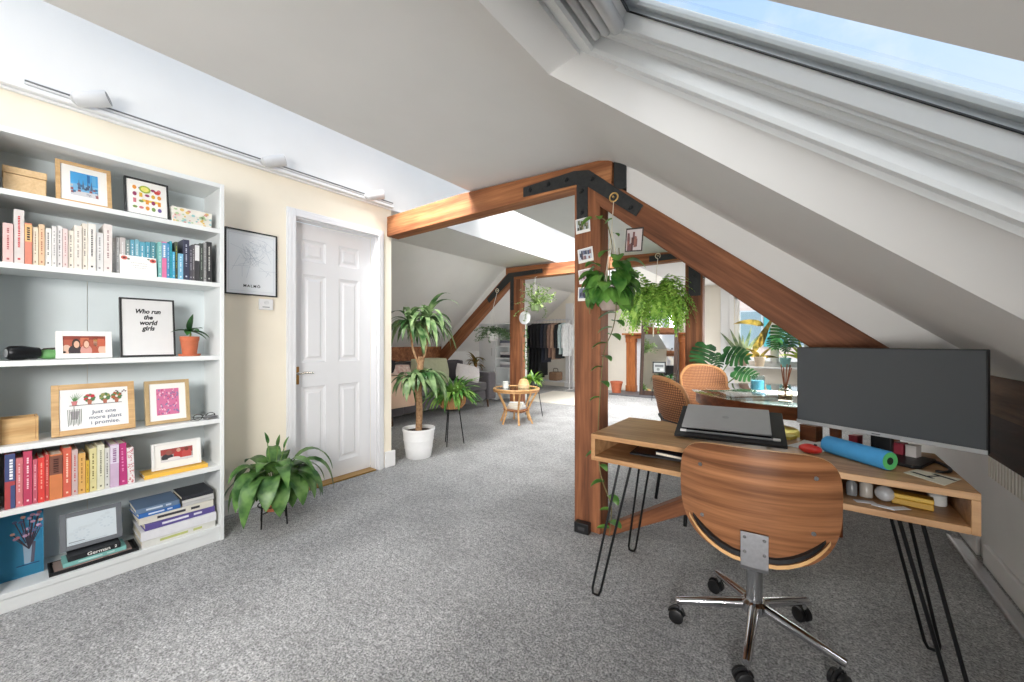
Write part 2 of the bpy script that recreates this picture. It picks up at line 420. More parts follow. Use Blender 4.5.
h = MB(); h.bx(dX,dX+.007,1.353,1.398,.8,.935); hp = h.build('handle_plate', mat((150,112,62), .35, metal=.9, var=.1), do, bevel=.002)
h = MB(); h.tube([(dX+.005,1.376,.885),(dX+.05,1.376,.885)], .011, 10); h.tube([(dX+.05,1.372,.885),(dX+.052,1.42,.89),(dX+.05,1.485,.885)], [.011,.009,.007], 10)
h.build('door_handle', mat((225,222,214), .2, metal=.9, var=.05), do)
c_ = MB()
def casing(poly_w, x0, x1):
    c_.bx(x0,x1,1.33-poly_w,1.33,0,2.045+poly_w); c_.bx(x0,x1,2.025,2.025+poly_w,0,2.045+poly_w); c_.bx(x0,x1,1.33,2.025,2.045,2.045+poly_w)
casing(.058,-3.0,-2.985); casing(.04,-2.985,-2.975); casing(.016,-2.975,-2.97)
c_.bx(-3.08,-3.0,1.318,1.345,0,2.06); c_.bx(-3.08,-3.0,2.01,2.036,0,2.06); c_.bx(-3.08,-3.0,1.33,2.03,2.037,2.06)
struct(c_.build('trim_6', DOORW, bevel=.003, smooth=0))
b = MB(); b.bx(-3.11,-2.99,1.345,2.01,.001,.011); struct(b.build('trim_7', BRASS, smooth=0))

# purlins along the eaves
PUR = wood((132,100,78), (86,62,48), 'y', .8, 14, 12, .4, name='purlin_worn_lit')
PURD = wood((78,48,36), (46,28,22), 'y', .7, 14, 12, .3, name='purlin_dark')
b = MB()
b.prism([(.585,.994),(.55,.86),(.55,.70),(.72,.70),(.73,.87)], Y0, GY-.01, 'y')
pu = struct(b.build('beam_purlin_right', PURD, smooth=0))
b = MB(); b.add([(.584,Y0,.995),(.549,Y0,.86),(.549,GY-.01,.86),(.584,GY-.01,.995)], [(0,3,2,1)]); b.build('worn_lit_face', PUR, pu, smooth=0)  # paler worn wood; the light on this face is put into its colour
b = MB(); b.prism([(-5.425,1.03),(-5.4,.79),(-5.6,.79),(-5.6,.88)], 2.18, Y1-.02, 'y'); struct(b.build('beam_purlin_left', TIMX, smooth=0))
# pipe along the right wall foot
b = MB(); b.tube([(.66,Y0,.012),(.66,3.3,.012)], .009, 8); b.bx(.675,.71,Y0,3.3,.0005,.004)
struct(b.build('trim_8', STEEL))

# ------------------------------------------------------------------ trusses
def truss(label, ya, dy, XL, XR, pw, zb, ztL, ztR, near):
    t = thing('roof_truss', label, 'roof truss', (0,0,0), group='timber roof trusses')
    yb = ya + dy
    b = MB()
    if near:
        b.prism([(-2.998,zb),(XR+.15,zb),(-.885,zb-.05),(-.878,ztR-.02),(-2.1,ztL),(-2.998,ztL)], ya, yb, 'y')
    else:
        b.prism([(XL-.08,zb),(XR+pw+.03,zb),(XR+pw+.03,ztR),(XL-.08,ztL)], ya, yb, 'y')
    b.build('collar_beam', TIMX, t, bevel=.008, smooth=0)
    b = MB(); b.bx(XR,XR+pw,ya+.003,yb-.003,0,zb+.0); b.build('post', TIMZ, t, bevel=.008, smooth=0)
    # right rafter
    def line(x): return 1.114 + .81*(.253 - x)
    th = .215; s_ = .62; b = MB()
    x0, x1 = XR+pw-.045, .44
    b.prism([(x0,line(x0)),(x1,line(x1)),(x1,line(x1)-th),(x0+.01,line(x0)-th+.03)], ya+.002, yb-.002, 'y')
    b.build('rafter', wood((152,98,66), (104,62,40), 'x', .64, 16, 16, .3, c3=(168,114,78), name='timber_rafter', ry=-R(39)), t, bevel=.008, smooth=0)
    # strut from the post foot up to the rafter
    b = MB(); x0, x1 = XR+pw-.005, -.02
    if near:
        st = lambda x: .092 + .634*(x+.862)
        b.prism([(x0,max(.0,st(x0)-.13)),(x0+.05,.0),(x1,st(x1)-.125),(x1,st(x1)),(x0,st(x0))], ya+.02, yb-.02, 'y')
        b.build('strut', wood((156,100,64),(106,62,38),'x',.6,14,14,.3,ry=R(32)), t, bevel=.006, smooth=0)
    # iron straps
    s = MB(); e = .008; xp = XR+.025
    if near:
        s.prism([(-1.495,2.148),(-1.12,2.16),(-1.02,2.14),(-.70,1.866),(-.74,1.812),(-1.03,2.045),(-1.11,2.075),(-1.495,2.085)], ya-e, ya, 'y')
        s.bx(XR+.02,XR+.092,ya-e+.002,ya+.003,1.80,2.13)
        bp = [(-1.44,2.118),(-1.3,2.122),(-1.17,2.12),(-1.0,2.085),(-.77,1.87),(XR+.055,2.03),(XR+.055,1.9)]
    else:
        q_ = MB(); q_.bx(XR+.04,XR+pw-.02,ya-e,ya,1.66,2.115); q_.build('iron_strap', IRON, t, bevel=.002, smooth=0)
        q_ = MB(); q_.prism([(XL-.02,2.21),(XL+.62,2.215),(XL+.62,2.15),(XL+.085,2.14),(XL+.085,1.62),(XL+.02,1.62),(XL+.02,2.08),(XL-.42,1.76),(XL-.47,1.83)], ya-e, ya, 'y'); q_.build('iron_strap', IRON, t, bevel=.002, smooth=0)
        s.prism([(XR-.42,2.12),(XR+.1,2.12),(XR+.1,2.19),(XR-.42,2.19)], ya-e, ya, 'y')
        bp = [(XR+.09,1.9),(XR-.3,2.155),(XL+.5,2.18),(XL+.05,1.75)]
    sp = s.build('iron_strap', IRON, t, bevel=.002, smooth=0)
    for x, z in bp:
        k = MB(); k.tube([(x,ya-e-.012,z),(x,ya-e+.001,z)], .016, 6); k.tube([(x,ya-e-.02,z),(x,ya-e-.011,z)], .01, 8); k.build('bolt', IRON, sp)
    if near:
        k = MB(); k.bx(-.872,-.80,ya+.002,yb-.02,1.985,2.15); k.build('end_hanger', IRON, t, bevel=.003)
    else:
        b = MB(); b.bx(XL,XL+pw+.02,ya+.003,yb-.003,0,zb); b.build('post', TIMZ, t, bevel=.008, smooth=0)
        ll = lambda x: 2.2 + .81*(x + 3.83)
        b = MB(); x0, x1 = XL+.03, -5.38
        b.prism([(x0,ll(x0)),(x1,ll(x1)),(x1,ll(x1)-.23),(x0,ll(x0)-.2)], ya+.002, yb-.002, 'y'); b.build('rafter', wood((176,116,76), (126,76,46), 'x', .62, 16, 18, .3, c3=(190,134,92), name='timber_left_rafter', ry=R(39)), t, bevel=.008, smooth=0)
    return t
truss('big brown timber truss in front with post, black iron straps and pinned photos', 2.12, .125, -3.2, -1.122, .17, 2.064, 2.244, 2.2, True)
truss('brown timber truss farther back, with two posts and plants hanging from it', 4.94, .14, -3.76, -1.14, .19, 2.10, 2.3, 2.23, False)
b = MB()                                     # plaster packing over the near rafter
line = lambda x: 1.114 + .81*(.253 - x)
b.prism([(-.80,line(-.80)-.02),(.46,line(.46)-.02),(.46,SL(.46)+.01),(-.80,SL(-.80)+.01)], 2.135, 2.23, 'y'); struct(b.build('trim_9', CEIL, smooth=0))
b = MB(); ll = lambda x: 2.2 + .81*(x + 3.83)
b.prism([(-3.85,ll(-3.85)-.02),(-5.35,ll(-5.35)-.02),(-5.35,2.31-.81*1.5),(-3.85,2.32)], 4.96, 5.06, 'y')
b.prism([(-.94,line(-.94)-.02),(.46,line(.46)-.02),(.46,SL(.46)+.01),(-.94,SL(-.94)+.01)], 4.96, 5.06, 'y'); struct(b.build('trim_10', CEIL, smooth=0))

# track light on the ledge
tl = thing('track_light', 'white ceiling track with three tilted spotlights above the bookcase wall', 'track light', (-2.945,.09,2.345))
b = MB(); b.bx(-.035,0,0,2.06,.002,.026); b.bx(-.008,.003,0,2.06,.012,.02, 1); b.build('rail', [mat((222,222,222), .35, var=.02), mat((92,92,94), .5)], tl, bevel=.002)
SPT = mat((200,200,201), .4, var=.02)
for yy, dx in ((.17,.0),(1.02,0),(1.8,0)):
    b = MB(); b.tube([(.0,yy,.003),(.03,yy,.003)], .026, 14); sp = b.build('spotlight', SPT, tl)
    b = MB(); a = Vector((.04,yy-.015,-.012)); d = Vector((.35,.8,.28)).normalized()
    b.tube([a-d*.01,a,a+d*.03,a+d*.125,a+d*.128], [.018,.032,.036,.039,.037], 18); b.build('lamp_head', SPT, sp)
    b = MB(); b.tube([a+d*.128,a+d*.1295], [.032,.032], 16); b.build('lamp_lens', mat((70,70,72), .3), sp)

# framed map poster, thermostat
def flat_frame(name, label, cat, X, y0, y1, z0, z1, fw, fm, depth=.015, mat_in=None):
    t = thing(name, label, cat, (X,(y0+y1)/2,z0)); w, h_ = (y1-y0)/2, z1-z0
    b = MB(); b.bx(0,depth,-w,-w+fw,0,h_); b.bx(0,depth,w-fw,w,0,h_); b.bx(0,depth,-w+fw,w-fw,0,fw); b.bx(0,depth,-w+fw,w-fw,h_-fw,h_); b.build('frame', fm, t, bevel=.001, smooth=0)
    b = MB(); b.bx(.001,.006,-w+fw,w-fw,fw,h_-fw); b.build('print', mat_in or PAPER, t, smooth=0); return t
pic = flat_frame('map_poster', 'thin black framed pale street map poster beside the bookcase', 'picture', -2.998, .897, 1.208, 1.438, 1.87, .008, BLACK, mat_in=mat((238,242,245), .4, var=.01, scale=6))
b = MB(); r2 = random.Random(3)
def smap(y, z): return (.0066, y, z)
for i in range(46):                       # faint street lines
    cy, cz = r2.gauss(.0,.05), .26 + r2.gauss(0,.045); a = r2.uniform(0,6.28); L_ = r2.uniform(.015,.06)
    dy, dz = math.cos(a)*L_, math.sin(a)*L_; ny, nz = -math.sin(a)*.0009, math.cos(a)*.0009
    b.add([smap(cy-dy-ny,cz-dz-nz),smap(cy+dy-ny,cz+dz-nz),smap(cy+dy+ny,cz+dz+nz),smap(cy-dy+ny,cz-dz+nz)], [(0,1,2,3)])
for i in range(26):
    cy, cz = .06+r2.gauss(0,.03), .33 + r2.gauss(0,.025); a = r2.uniform(0,6.28); L_ = r2.uniform(.01,.03)
    dy, dz = math.cos(a)*L_, math.sin(a)*L_; ny, nz = -math.sin(a)*.0008, math.cos(a)*.0008
    b.add([smap(cy-dy-ny,cz-dz-nz),smap(cy+dy-ny,cz+dz-nz),smap(cy+dy+ny,cz+dz+nz),smap(cy-dy+ny,cz-dz+nz)], [(0,1,2,3)])
for y_ in (-.135,.135): b.bx(.006,.0066,y_-.0007,y_+.0007,.028,.405)
for z_ in (.028,.405): b.bx(.006,.0066,-.135,.135,z_-.0007,z_+.0007)
b.build('street_map', mat((200,208,216), .6), pic, smooth=0)
lettering('lettering', 'MALMÖ', .024, INK, pic, (.0068,.0,.062), (R(90),0,R(90)), space=1.35, off=.0004)
th = thing('thermostat', 'small white thermostat on the wall under the map poster', 'thermostat', (-2.998,1.136,1.345))
b = MB(); b.bx(0,.022,-.043,.043,0,.075); b.build('body', WHITE, th, bevel=.004)
b = MB(); b.lathe([(.0,.03),(.014,.029),(.015,.021)], 20); b.M = None
dl = MB(); dl.tube([(.022,.0,.05),(.03,.0,.05)], .014, 18); dl.build('dial', mat((225,225,225), .4), th)
dl = MB(); dl.bx(.0215,.0225,-.025,.02,.016,.022); dl.build('scale_mark', GREY, th)
# radiator
ra = thing('radiator', 'cream ribbed radiator low under the dark purlin on the right wall', 'radiator', (.665,1.2,.5))
b = MB(); b.bx(.02,.06,0,1.55,0,.195)
for i in range(48): b.bx(.004,.022,.01+i*.032,.01+i*.032+.02,.012,.182)
b.bx(0,.066,-.004,1.554,.182,.196); b.build('panel', mat((236,232,222), .4, var=.02), ra, bevel=.002)
b = MB()
for y in (.12,1.42): b = MB(); b.bx(.06,.074,y-.02,y+.02,.05,.17); b.build('wall_bracket', WHITE, ra)
# ------------------------------------------------------------------ bookcase and what stands on it
LB = Vector((-2.79,.39,0)); XF, XB = -2.646, -2.93; YL, YR = -.012, .792
bc = thing('bookcase', 'tall white open bookcase full of frames and books against the left wall', 'bookcase', LB)
def part(name, fill, m, parent, base, bevel=.0015, smooth=0):
    b = MB(); b.M = Matrix.Translation(-Vector(base)); fill(b); return b.build(name, m, parent, bevel=bevel, smooth=smooth)
for ya, yb in ((YL,YL+.02),(YR-.02,YR)): part('side_panel', lambda b: b.bx(XB,XF,ya,yb,0,2.02), SHELF, bc, LB)
SZ = {'top':2.02,'a':1.762,'b':1.458,'c':1.047,'d':.691,'e':.426,'f':.084}
for k, z in SZ.items():
    part('shelf', lambda b: b.bx(XB+.006,XF-(.0005 if k!='f' else 0),YL+.02,YR-.02,z-.024,z), SHELF, bc, LB)
part('back_panel', lambda b: (b.bx(XB,XB+.005,YL+.02,.288,.06,2.0), b.bx(XB,XB+.005,.29,YR-.02,.06,2.0)), SHELFBACK, bc, LB, bevel=0)
part('plinth', lambda b: b.bx(XF-.03,XF-.008,YL+.02,YR-.02,0,.06), SHELF, bc, LB)

PG = mat((232,224,205), .9, var=.08, scale=200, name='page_edges')
def book(label, y0, y1, z0, z1, col, mark=None, dep=.15, xf=-2.668, style='dash', grp=None, col2=None, lean=0):
    w, h_ = y1-y0-.0012, z1-z0
    col = tuple(int(.86*q+.14*206) for q in col)
    if col2: col2 = tuple(int(.86*q+.14*206) for q in col2)
    mc = [mat(col, .45, var=.05), mat(mark or (70,70,74), .6), mat(col2 or col, .45)]
    b = MB(); w2 = w/2; c = .0022
    b.bx(-.003,0,-w2,w2,0,h_); b.bx(-dep,-.003,-w2,-w2+c,0,h_); b.bx(-dep,-.003,w2-c,w2,0,h_)
    r_ = random.Random(label)
    x0, x1 = .0, .0006
    if style == 'dash':                    # small illegible title marks running down the spine
        z = h_*.88; ww = w2*.42
        while z > h_*.3:
            l = r_.uniform(.003,.008)
            b.bx(x0,x1,-ww*.5,ww*.5,z-l,z,1); z -= l + r_.choice((.002,.002,.003,.009))
        b.bx(x0,x1,-ww*.6,ww*.6,h_*.07,h_*.07+.008,1)
    elif style == 'band':
        b.bx(x0,x1,-w2,w2,h_*.55,h_*.97,2)
        z = h_*.9
        while z > h_*.6:
            l = r_.uniform(.004,.009); b.bx(x1,x1+.0003,-w2*.4,w2*.4,z-l,z,1); z -= l + .003
    elif style == 'split':
        b.bx(x0,x1,-w2,w2,h_*.5,h_,2); z = h_*.9
        while z > h_*.55:
            l = r_.uniform(.007,.013); b.bx(x1,x1+.0004,-w2*.1,w2*.55,z-l,z,1); z -= l + .003
        b.bx(x0,x1,w2*.1,w2,0,h_*.42,2)
    elif style == 'spots':
        for i in range(60):
            yy, zz = r_.uniform(-w2*.9,w2*.9), r_.uniform(.004,h_-.004); b.bx(x0,x1,yy-.0017,yy+.0017,zz-.0017,zz+.0017,1)
    o = b.build('book', mc, None, bevel=.0006, smooth=0, loc=(xf,(y0+y1)/2,z0+.0006))
    if lean: o.rotation_euler = (lean,0,0)
    tag(o, label, 'book', grp)
    p_ = MB(); p_.bx(-dep+.002,-.0034,-w2+c,w2-c,.003,h_-.003); p_.build('page_block', PG, o, smooth=0)
    return o

G1 = 'pale and dark books on the upper book shelf'
# shelf b, left run
ya = [.0235,.052,.081,.102,.119,.137,.156,.171,.188,.204,.222,.247,.265,.291,.316,.345]
za = [1.622,1.688,1.635,1.624,1.639,1.628,1.639,1.646,1.636,1.632,1.658,1.674,1.677,1.642,1.687]
d_ = [('pale pink thick hardback, leftmost book on the upper book shelf',(232,190,186),(170,90,90),'dash',None),
 ('tall white and red hardback, tallest book near left end of upper row',(214,208,204),(196,60,64),'dash',None),
 ('orange and red paperback with black lettering in the upper row',(216,120,96),(40,34,34),'band',(226,176,110)),
 ('slim cream paperback right of the orange lettered paperback',(234,222,200),(150,130,110),'dash',None),
 ('tan paperback with reddish marks, fifth book from left in upper row',(222,188,150),(170,96,70),'dash',None),
 ('white paperback with black title marks right of the tan paperback',(240,238,232),(50,50,56),'dash',None),
 ('pale grey slim book, seventh from left in the upper row',(226,224,222),(150,150,150),'dash',None),
 ('light grey slim book with one dark dot, eighth in the upper row',(224,222,220),(90,90,92),'dash',None),
 ('pale pink slim book among the white books of the upper row',(232,208,204),(180,140,140),'dash',None),
 ('short cream paperback with a grey foot, tenth in upper row',(234,228,212),(70,70,70),'dash',None),
 ('warm white paperback with faint title, eleventh in the upper row',(234,228,218),(170,160,150),'dash',None),
 ('tall cream book with dark vertical title, twelfth in upper row',(236,228,214),(80,76,72),'dash',None),
 ('tall white book with bold dark title right of the tall cream book',(238,234,228),(60,60,64),'dash',None),
 ('shorter grey white book in a gap between two tall pale books',(222,222,222),(150,150,150),'dash',None),
 ('tall pinkish white book at the right end of the pale books',(236,226,222),(160,130,130),'dash',None)]
for i, (l, c, mk, st, c2) in enumerate(d_): book(l, ya[i], ya[i+1], SZ['b'], za[i], c, mk, .13+.03*((i*7)%3)/2, -2.664-.006*(i%2), st, G1, c2)
yb = [.3475,.362,.375,.396,.412,.429,.446,.468,.488,.509]
cb = [((206,204,202),'grey paperback behind the white card, leftmost of those'),((196,196,196),'slim grey book second behind the white card'),((206,198,196),'grey pink book third behind the white card'),
 ((120,142,140),'grey green slim book fourth behind the white card'),((88,158,184),'sky blue book fifth behind the white card'),((116,176,196),'pale blue book with white marks behind the white card'),
 ((84,164,190),'bright blue book seventh behind the white card'),((66,150,176),'deep turquoise book eighth behind the white card'),((74,136,150),'dull teal book last behind the white card')]
for i, (c, l) in enumerate(cb): book(l, yb[i], yb[i+1], SZ['b'], 1.634+.004*(i%3), c, (240,240,240), .13, -2.70, 'dash', G1)
yc = [.511,.526,.545,.5565,.567,.578,.590,.612,.639,.652,.662,.683,.701,.714,.739]
zc = [1.640,1.645,1.64,1.654,1.60,1.655,1.595,1.675,1.645,1.655,1.66,1.668,1.676,1.683]
cc_ = [((120,190,186),(230,240,240),'mint green slim book just right of the white card','dash',None),((226,110,160),(250,240,240),'pink and blue book among the turquoise books','band',(96,160,204)),
 ((60,140,196),(230,240,240),'mid blue book left of the tall teal book','dash',None),((34,150,170),(20,110,130),'tall teal book near middle of the blue run','dash',None),((60,170,214),(230,245,250),'short bright cyan paperback in front of the blue run','dash',None),
 ((62,70,52),(160,180,60),'dark olive book between the cyan paperbacks','dash',None),((120,188,224),(240,245,250),'short light blue booklet beside the navy hardback','dash',None),
 ((38,42,66),(200,205,220),'tall navy hardback starting the dark run','dash',None),((64,62,72),(180,180,190),'charcoal paperback right of the navy hardback','dash',None),((84,80,84),(200,200,200),'slim dark grey paperback in the dark run','dash',None),
 ((40,40,44),(232,232,232),'black book with a white label on its spine','band',(228,228,228)),((52,58,54),(150,160,150),'dark green grey book third from right end','dash',None),((150,150,150),(70,70,70),'slim grey book between two black books at right end','dash',None),
 ((36,36,38),(220,220,214),'black hardback with pale title, rightmost in the upper row','dash',None)]
for i, (c, mk, l, st, c2) in enumerate(cc_): book(l, yc[i], yc[i+1], SZ['b'], zc[i], c, mk, .13+.02*(i%3), (-2.664 if i not in (4,6) else -2.659), st, G1, c2)
# shelf e : colour-sorted row
G2 = 'red to white books on the lower book shelf'
yd = [.0285,.057,.077,.102,.117,.137,.149,.188,.215,.234,.258,.270,.294,.319,.337,.368,.399,.424]
zd = [.656,.633,.657,.617,.621,.629,.626,.646,.634,.612,.575,.626,.638,.619,.632,.630,.604]
de = [((176,52,54),(240,240,244),'split',(46,60,112),'thick navy and red book with white letters, leftmost in the lower row'),((214,110,116),(230,200,200),'dash',None,'dusty pink slim book second in the lower row'),
 ((190,46,82),(250,220,225),'dash',None,'tall crimson book with pale title, third in lower row'),((200,80,100),(240,200,205),'dash',None,'rose coloured paperback right of the tall crimson book'),
 ((226,46,40),(250,180,160),'dash',None,'bright red paperback in the lower row'),((206,60,54),(240,200,190),'dash',None,'slim dark red book right of the bright red paperback'),
 ((216,118,62),(70,36,28),'band',(112,60,44),'wide orange book with a dark burnt top in the lower row'),((216,84,60),(250,220,200),'dash',None,'tall coral red book right of the wide orange book'),
 ((206,180,178),(200,60,60),'dash',None,'pale greyish pink book in the lower row'),((226,170,84),(150,100,40),'dash',None,'mustard orange paperback in the lower row'),((214,168,40),(150,110,20),'dash',None,'short golden yellow book, lowest in the lower row'),
 ((224,214,150),(120,110,60),'dash',None,'pale yellow book right of the short golden book'),((226,224,196),(110,110,90),'dash',None,'cream green tall book, tallest of the pale end'),((216,216,210),(70,70,74),'dash',None,'white book with black title in the lower row'),
 ((206,176,206),(150,110,150),'band',(226,214,232),'lilac hardback near right end of the lower row'),((186,36,110),(230,150,190),'dash',None,'magenta book leaning second from right in lower row'),((240,232,232),(200,50,60),'spots',None,'white book with red dots, rightmost in the lower row')]
for i, (c, mk, st, c2, l) in enumerate(de): book(l, yd[i], yd[i+1], SZ['e'], zd[i], c, mk, .12+.02*(i%3), -2.662-.004*(i%2), st, G2, c2, lean=(R(1.5) if i >= 15 else 0))

# flat artwork made of thin coloured shapes; local x = right, z = up, front = -y
def art(parent, name, elems, y, sx=1, sz=1, ox=0, oz=0):
    b = MB(); cols = []; n = 0
    for el in elems:
        c = el[-1]
        if c not in cols: cols.append(c)
        mi = cols.index(c); n += 1; yy = y - .00025*(n % 12) - .0003
        if el[0] == 'e':
            _, cx, cz, rx, rz, _c = el; pts = [(cx+rx*math.cos(2*math.pi*k/14), cz+rz*math.sin(2*math.pi*k/14)) for k in range(14)]
        elif el[0] == 'r':
            _, x0, z0, x1, z1, _c = el; pts = [(x0,z0),(x1,z0),(x1,z1),(x0,z1)]
        else: pts = el[1]
        b.add([(ox+p[0]*sx, yy, oz+p[1]*sz) for p in pts], [tuple(range(len(pts)))], mi)
    return b.build(name, [mat(c, .55, var=.03) for c in cols], parent, smooth=0)
FY = R(90)
def lean_frame(name, label, y0, y1, z, h_, x, tilt, fw, fm, mount=0, depth=.018, cat='picture frame', yaw=0, elems=None, bg=None, pm=None, grp=None):
    t = thing(name, label, cat, (x,(y0+y1)/2,z+.001+depth*math.sin(tilt)), (-tilt,0,FY+yaw), grp)
    w = (y1-y0)/2; b = MB(); d0, d1 = 0, depth
    b.bx(-w,-w+fw,d0,d1,0,h_); b.bx(w-fw,w,d0,d1,0,h_); b.bx(-w+fw,w-fw,d0,d1,0,fw); b.bx(-w+fw,w-fw,d0,d1,h_-fw,h_)
    b.build('frame', fm, t, bevel=.0012, smooth=0)
    p_ = MB(); p_.bx(-w+fw-.001,w-fw+.001,.006,d1-.002,fw-.001,h_-fw+.001); pr = p_.build('mount' if mount else 'print', pm or PAPER, t, smooth=0)
    if elems:
        iw, ih = 2*(w-fw-mount), h_-2*fw-2*mount
        e2 = ([('r',-.5,0,.5,1,bg)] if bg else []) + elems
        art(t, 'picture', e2, .006, iw, ih, 0, fw+mount)
    return t
OAK = wood((224,188,138), (204,164,114), 'x', .5, 30, 8, .05, name='pale_oak', soft=.2, blot=.2)
BEECH = wood((232,202,158), (216,182,136), 'x', .5, 26, 8, .04, name='beech', soft=.15, blot=.15)
FBLK = mat((36,36,38), .35, var=.05); FWHT = mat((238,238,236), .4, var=.01); TAUPE = mat((186,160,118), .45, var=.06)
# top shelf (a)
t = thing('storage_box', 'small lidded pale wooden box at left of the top shelf', 'box', (-2.79,.085,SZ['a']), 0)
b = MB(); b.bx(-.05,.055,-.06,.06,.0008,.09); b.build('box_body', BEECH, t, bevel=.003, smooth=0)
b = MB(); b.bx(-.052,.057,-.062,.062,.0915,.122); b.build('lid', BEECH, t, bevel=.003, smooth=0)
SKYB, SEA = (62,150,208), (60,96,132)
r3 = random.Random(5)
el = [('r',-.5,0,.5,.2,(206,206,210)), ('r',-.5,.5,.5,1,(70,156,214)), ('r',.1,.62,.2,.96,(44,104,160)), ('r',.28,.55,.42,.95,(96,168,214))]
for i in range(26): x, z = r3.uniform(-.48,.48), r3.uniform(.05,.5); el.append(('r',x-.05,z-.04,x+.05,z+.05,r3.choice(((70,84,110),(150,90,92),(190,196,206),(60,110,150),(110,70,84)))))
for x in (-.2,-.05,.12,.25): el.append(('p',[(x-.05,.3),(x+.05,.3),(x,.72)],(84,110,140)))
lean_frame('picture_frame', 'pale wood frame with blue sky seaside picture on the top shelf', .171, .350, SZ['a'], .208, -2.70, R(13), .015, OAK, .03, elems=el, bg=(120,180,220))
r3 = random.Random(9); el = []
for i in range(5):
    for j in range(4):
        x, z = -.36+.18*i, .16+.22*j; c = r3.choice(((222,176,60),(150,60,96),(206,120,130),(120,150,80),(110,90,150),(226,150,60)))
        el.append(r3.choice((('e',x,z,.06,.07,c),('r',x-.05,z-.08,x+.04,z+.07,c),('e',x,z,.07,.045,c))))
el += [('e',-.06,.8,.17,.13,(160,180,70)),('e',-.06,.8,.12,.085,(232,226,120)),('e',.3,.76,.09,.06,(206,70,60)),('r',-.16,.38,.36,.46,(232,206,90))]
lean_frame('picture_frame', 'black framed print of small colourful motifs on the top shelf', .392, .562, SZ['a'], .196, -2.685, R(10), .008, FBLK, .012, elems=el)
t = thing('keepsake_box', 'low white box with pastel floral pattern at right of top shelf', 'box', (-2.70,.656,SZ['a']), FY)
b = MB(); b.bx(-.086,.086,-.02,.16,.0008,.083)
b.build('box_body', mat((226,222,212), .6), t, bevel=.002, smooth=0)
b = MB(); b.bx(-.0875,.0875,-.0215,.1615,.05,.086); b.build('lid', mat((232,228,218), .6), t, bevel=.002, smooth=0)
r3 = random.Random(4); el = []
for i in range(40):
    x, z = r3.uniform(-.47,.47), r3.uniform(.08,.92); rr = r3.uniform(.02,.06); el.append(('e',x,z,rr,rr*1.7,r3.choice(((206,150,140),(150,196,196),(222,190,110),(236,200,196),(180,204,160)))))
art(t, 'floral_pattern', el, -.0217, .17, .083, 0, .001)
# card in front of the upper row
t = thing('greeting_card', 'white greeting card with rose corners propped on the upper book row', 'card', (-2.640,.437,SZ['b']), (-R(9),0,FY))
t.location.x = -2.652
b = MB(); b.bx(-.067,.067,0,.0016,.0008,.096); b.build('card_sheet', PAPER, t, smooth=0)
el = [('e',-.38,.86,.09,.11,(206,110,96)),('e',-.38,.86,.045,.05,(96,56,50)),('e',-.27,.82,.04,.05,(110,120,100)),('e',.4,.84,.09,.11,(214,96,88)),('e',.4,.84,.04,.05,(110,40,44)),('e',.28,.9,.04,.04,(100,110,96))]
for j, z in enumerate((.62,.48,.36)):
    x = -.2+.05*j
    while x < .22: el.append(('r',x,z,x+.025,z+.025,(150,150,152))); x += .045
art(t, 'printed_motif', el, .0, .134, .094, 0, .001)
# shelf c
t = lean_frame('quote_print', 'black framed print with brush lettering on the middle shelf', .382, .597, SZ['c'], .305, -2.73, R(7), .008, FBLK, 0, pm=mat((224,224,224), .5, var=.01))
for tx, z, s in (('Who run',.236,.031),('the',.205,.031),('world',.176,.033),('girls',.147,.033)): lettering('lettering', tx, s, INK, t, (.0,.0056,z), (R(90),0,0), shear=.25, off=.0012, sx=.86)
r3 = random.Random(11)
el = [('r',-.5,0,.5,1,(168,84,62)),('r',-.5,.8,.5,1,(140,60,46)),('r',-.1,.5,.1,.9,(196,110,80)),('r',.3,.4,.48,.85,(190,96,70)),
 ('e',-.42,.2,.12,.3,(214,180,160)),('e',-.22,.15,.16,.35,(54,44,48)),('e',-.2,.55,.1,.3,(58,40,34)),('e',-.19,.52,.065,.2,(222,176,150)),('e',.03,.15,.14,.35,(206,150,140)),('e',.03,.55,.08,.27,(150,80,54)),('e',.04,.52,.06,.2,(226,184,160)),
 ('e',.3,.2,.2,.4,(70,60,66)),('e',.27,.62,.07,.24,(226,186,162)),('e',.28,.8,.075,.12,(190,140,84)),('e',.42,.2,.1,.28,(220,180,160))]
lean_frame('photo_frame', 'white framed warm group photo on the middle shelf', .170, .350, SZ['c'], .126, -2.70, R(9), .022, FWHT, 0, elems=el)
# potted plant on shelf c
GL1 = leafmat((38,92,30), (96,150,60)); GL2 = leafmat((24,74,30), (70,128,56)); GL3 = leafmat((64,128,40), (150,190,84))
t = thing('potted_plant', 'small broad-leaved plant in terracotta pot at right of middle shelf', 'plant', (-2.72,.653,SZ['c']))
b = MB(); b.lathe([(.0,.0008),(.046,.0008),(.05,.012),(.047,.012),(.0,.012)], 24); b.build('saucer', TERRA, t)
b = MB(); b.lathe([(.0,.0125),(.032,.0125),(.040,.085),(.0425,.086),(.0435,.108),(.039,.108),(.037,.09),(.0,.09)], 24); b.build('pot', TERRA, t)
b = MB(); b.lathe([(.0,.095),(.0365,.094)], 16); b.build('soil', SOIL, t)
b = MB(); b.tube([(0,0,.09),(.004,.004,.12),(0,.0,.15)], .004, 6); b.build('stem', mat((110,130,60), .6), t)
b = MB()
for a, e, L_, W_, dr_ in ((-1.6,.3,.085,.042,.9),(.3,.5,.08,.04,1.3),(1.5,.1,.10,.05,1.2),(1.2,-.2,.09,.05,.9),(-.4,.2,.07,.036,1.4),(1.9,.6,.075,.04,.8),(0.7,1.4,.10,.046,.25),(3.0,.5,.07,.036,.9)):
    b.leaf((0,0,.135), (math.cos(a)*math.cos(e),math.sin(a)*math.cos(e),math.sin(e)), L_, W_, dr_)
b.build('foliage', GL2, t)
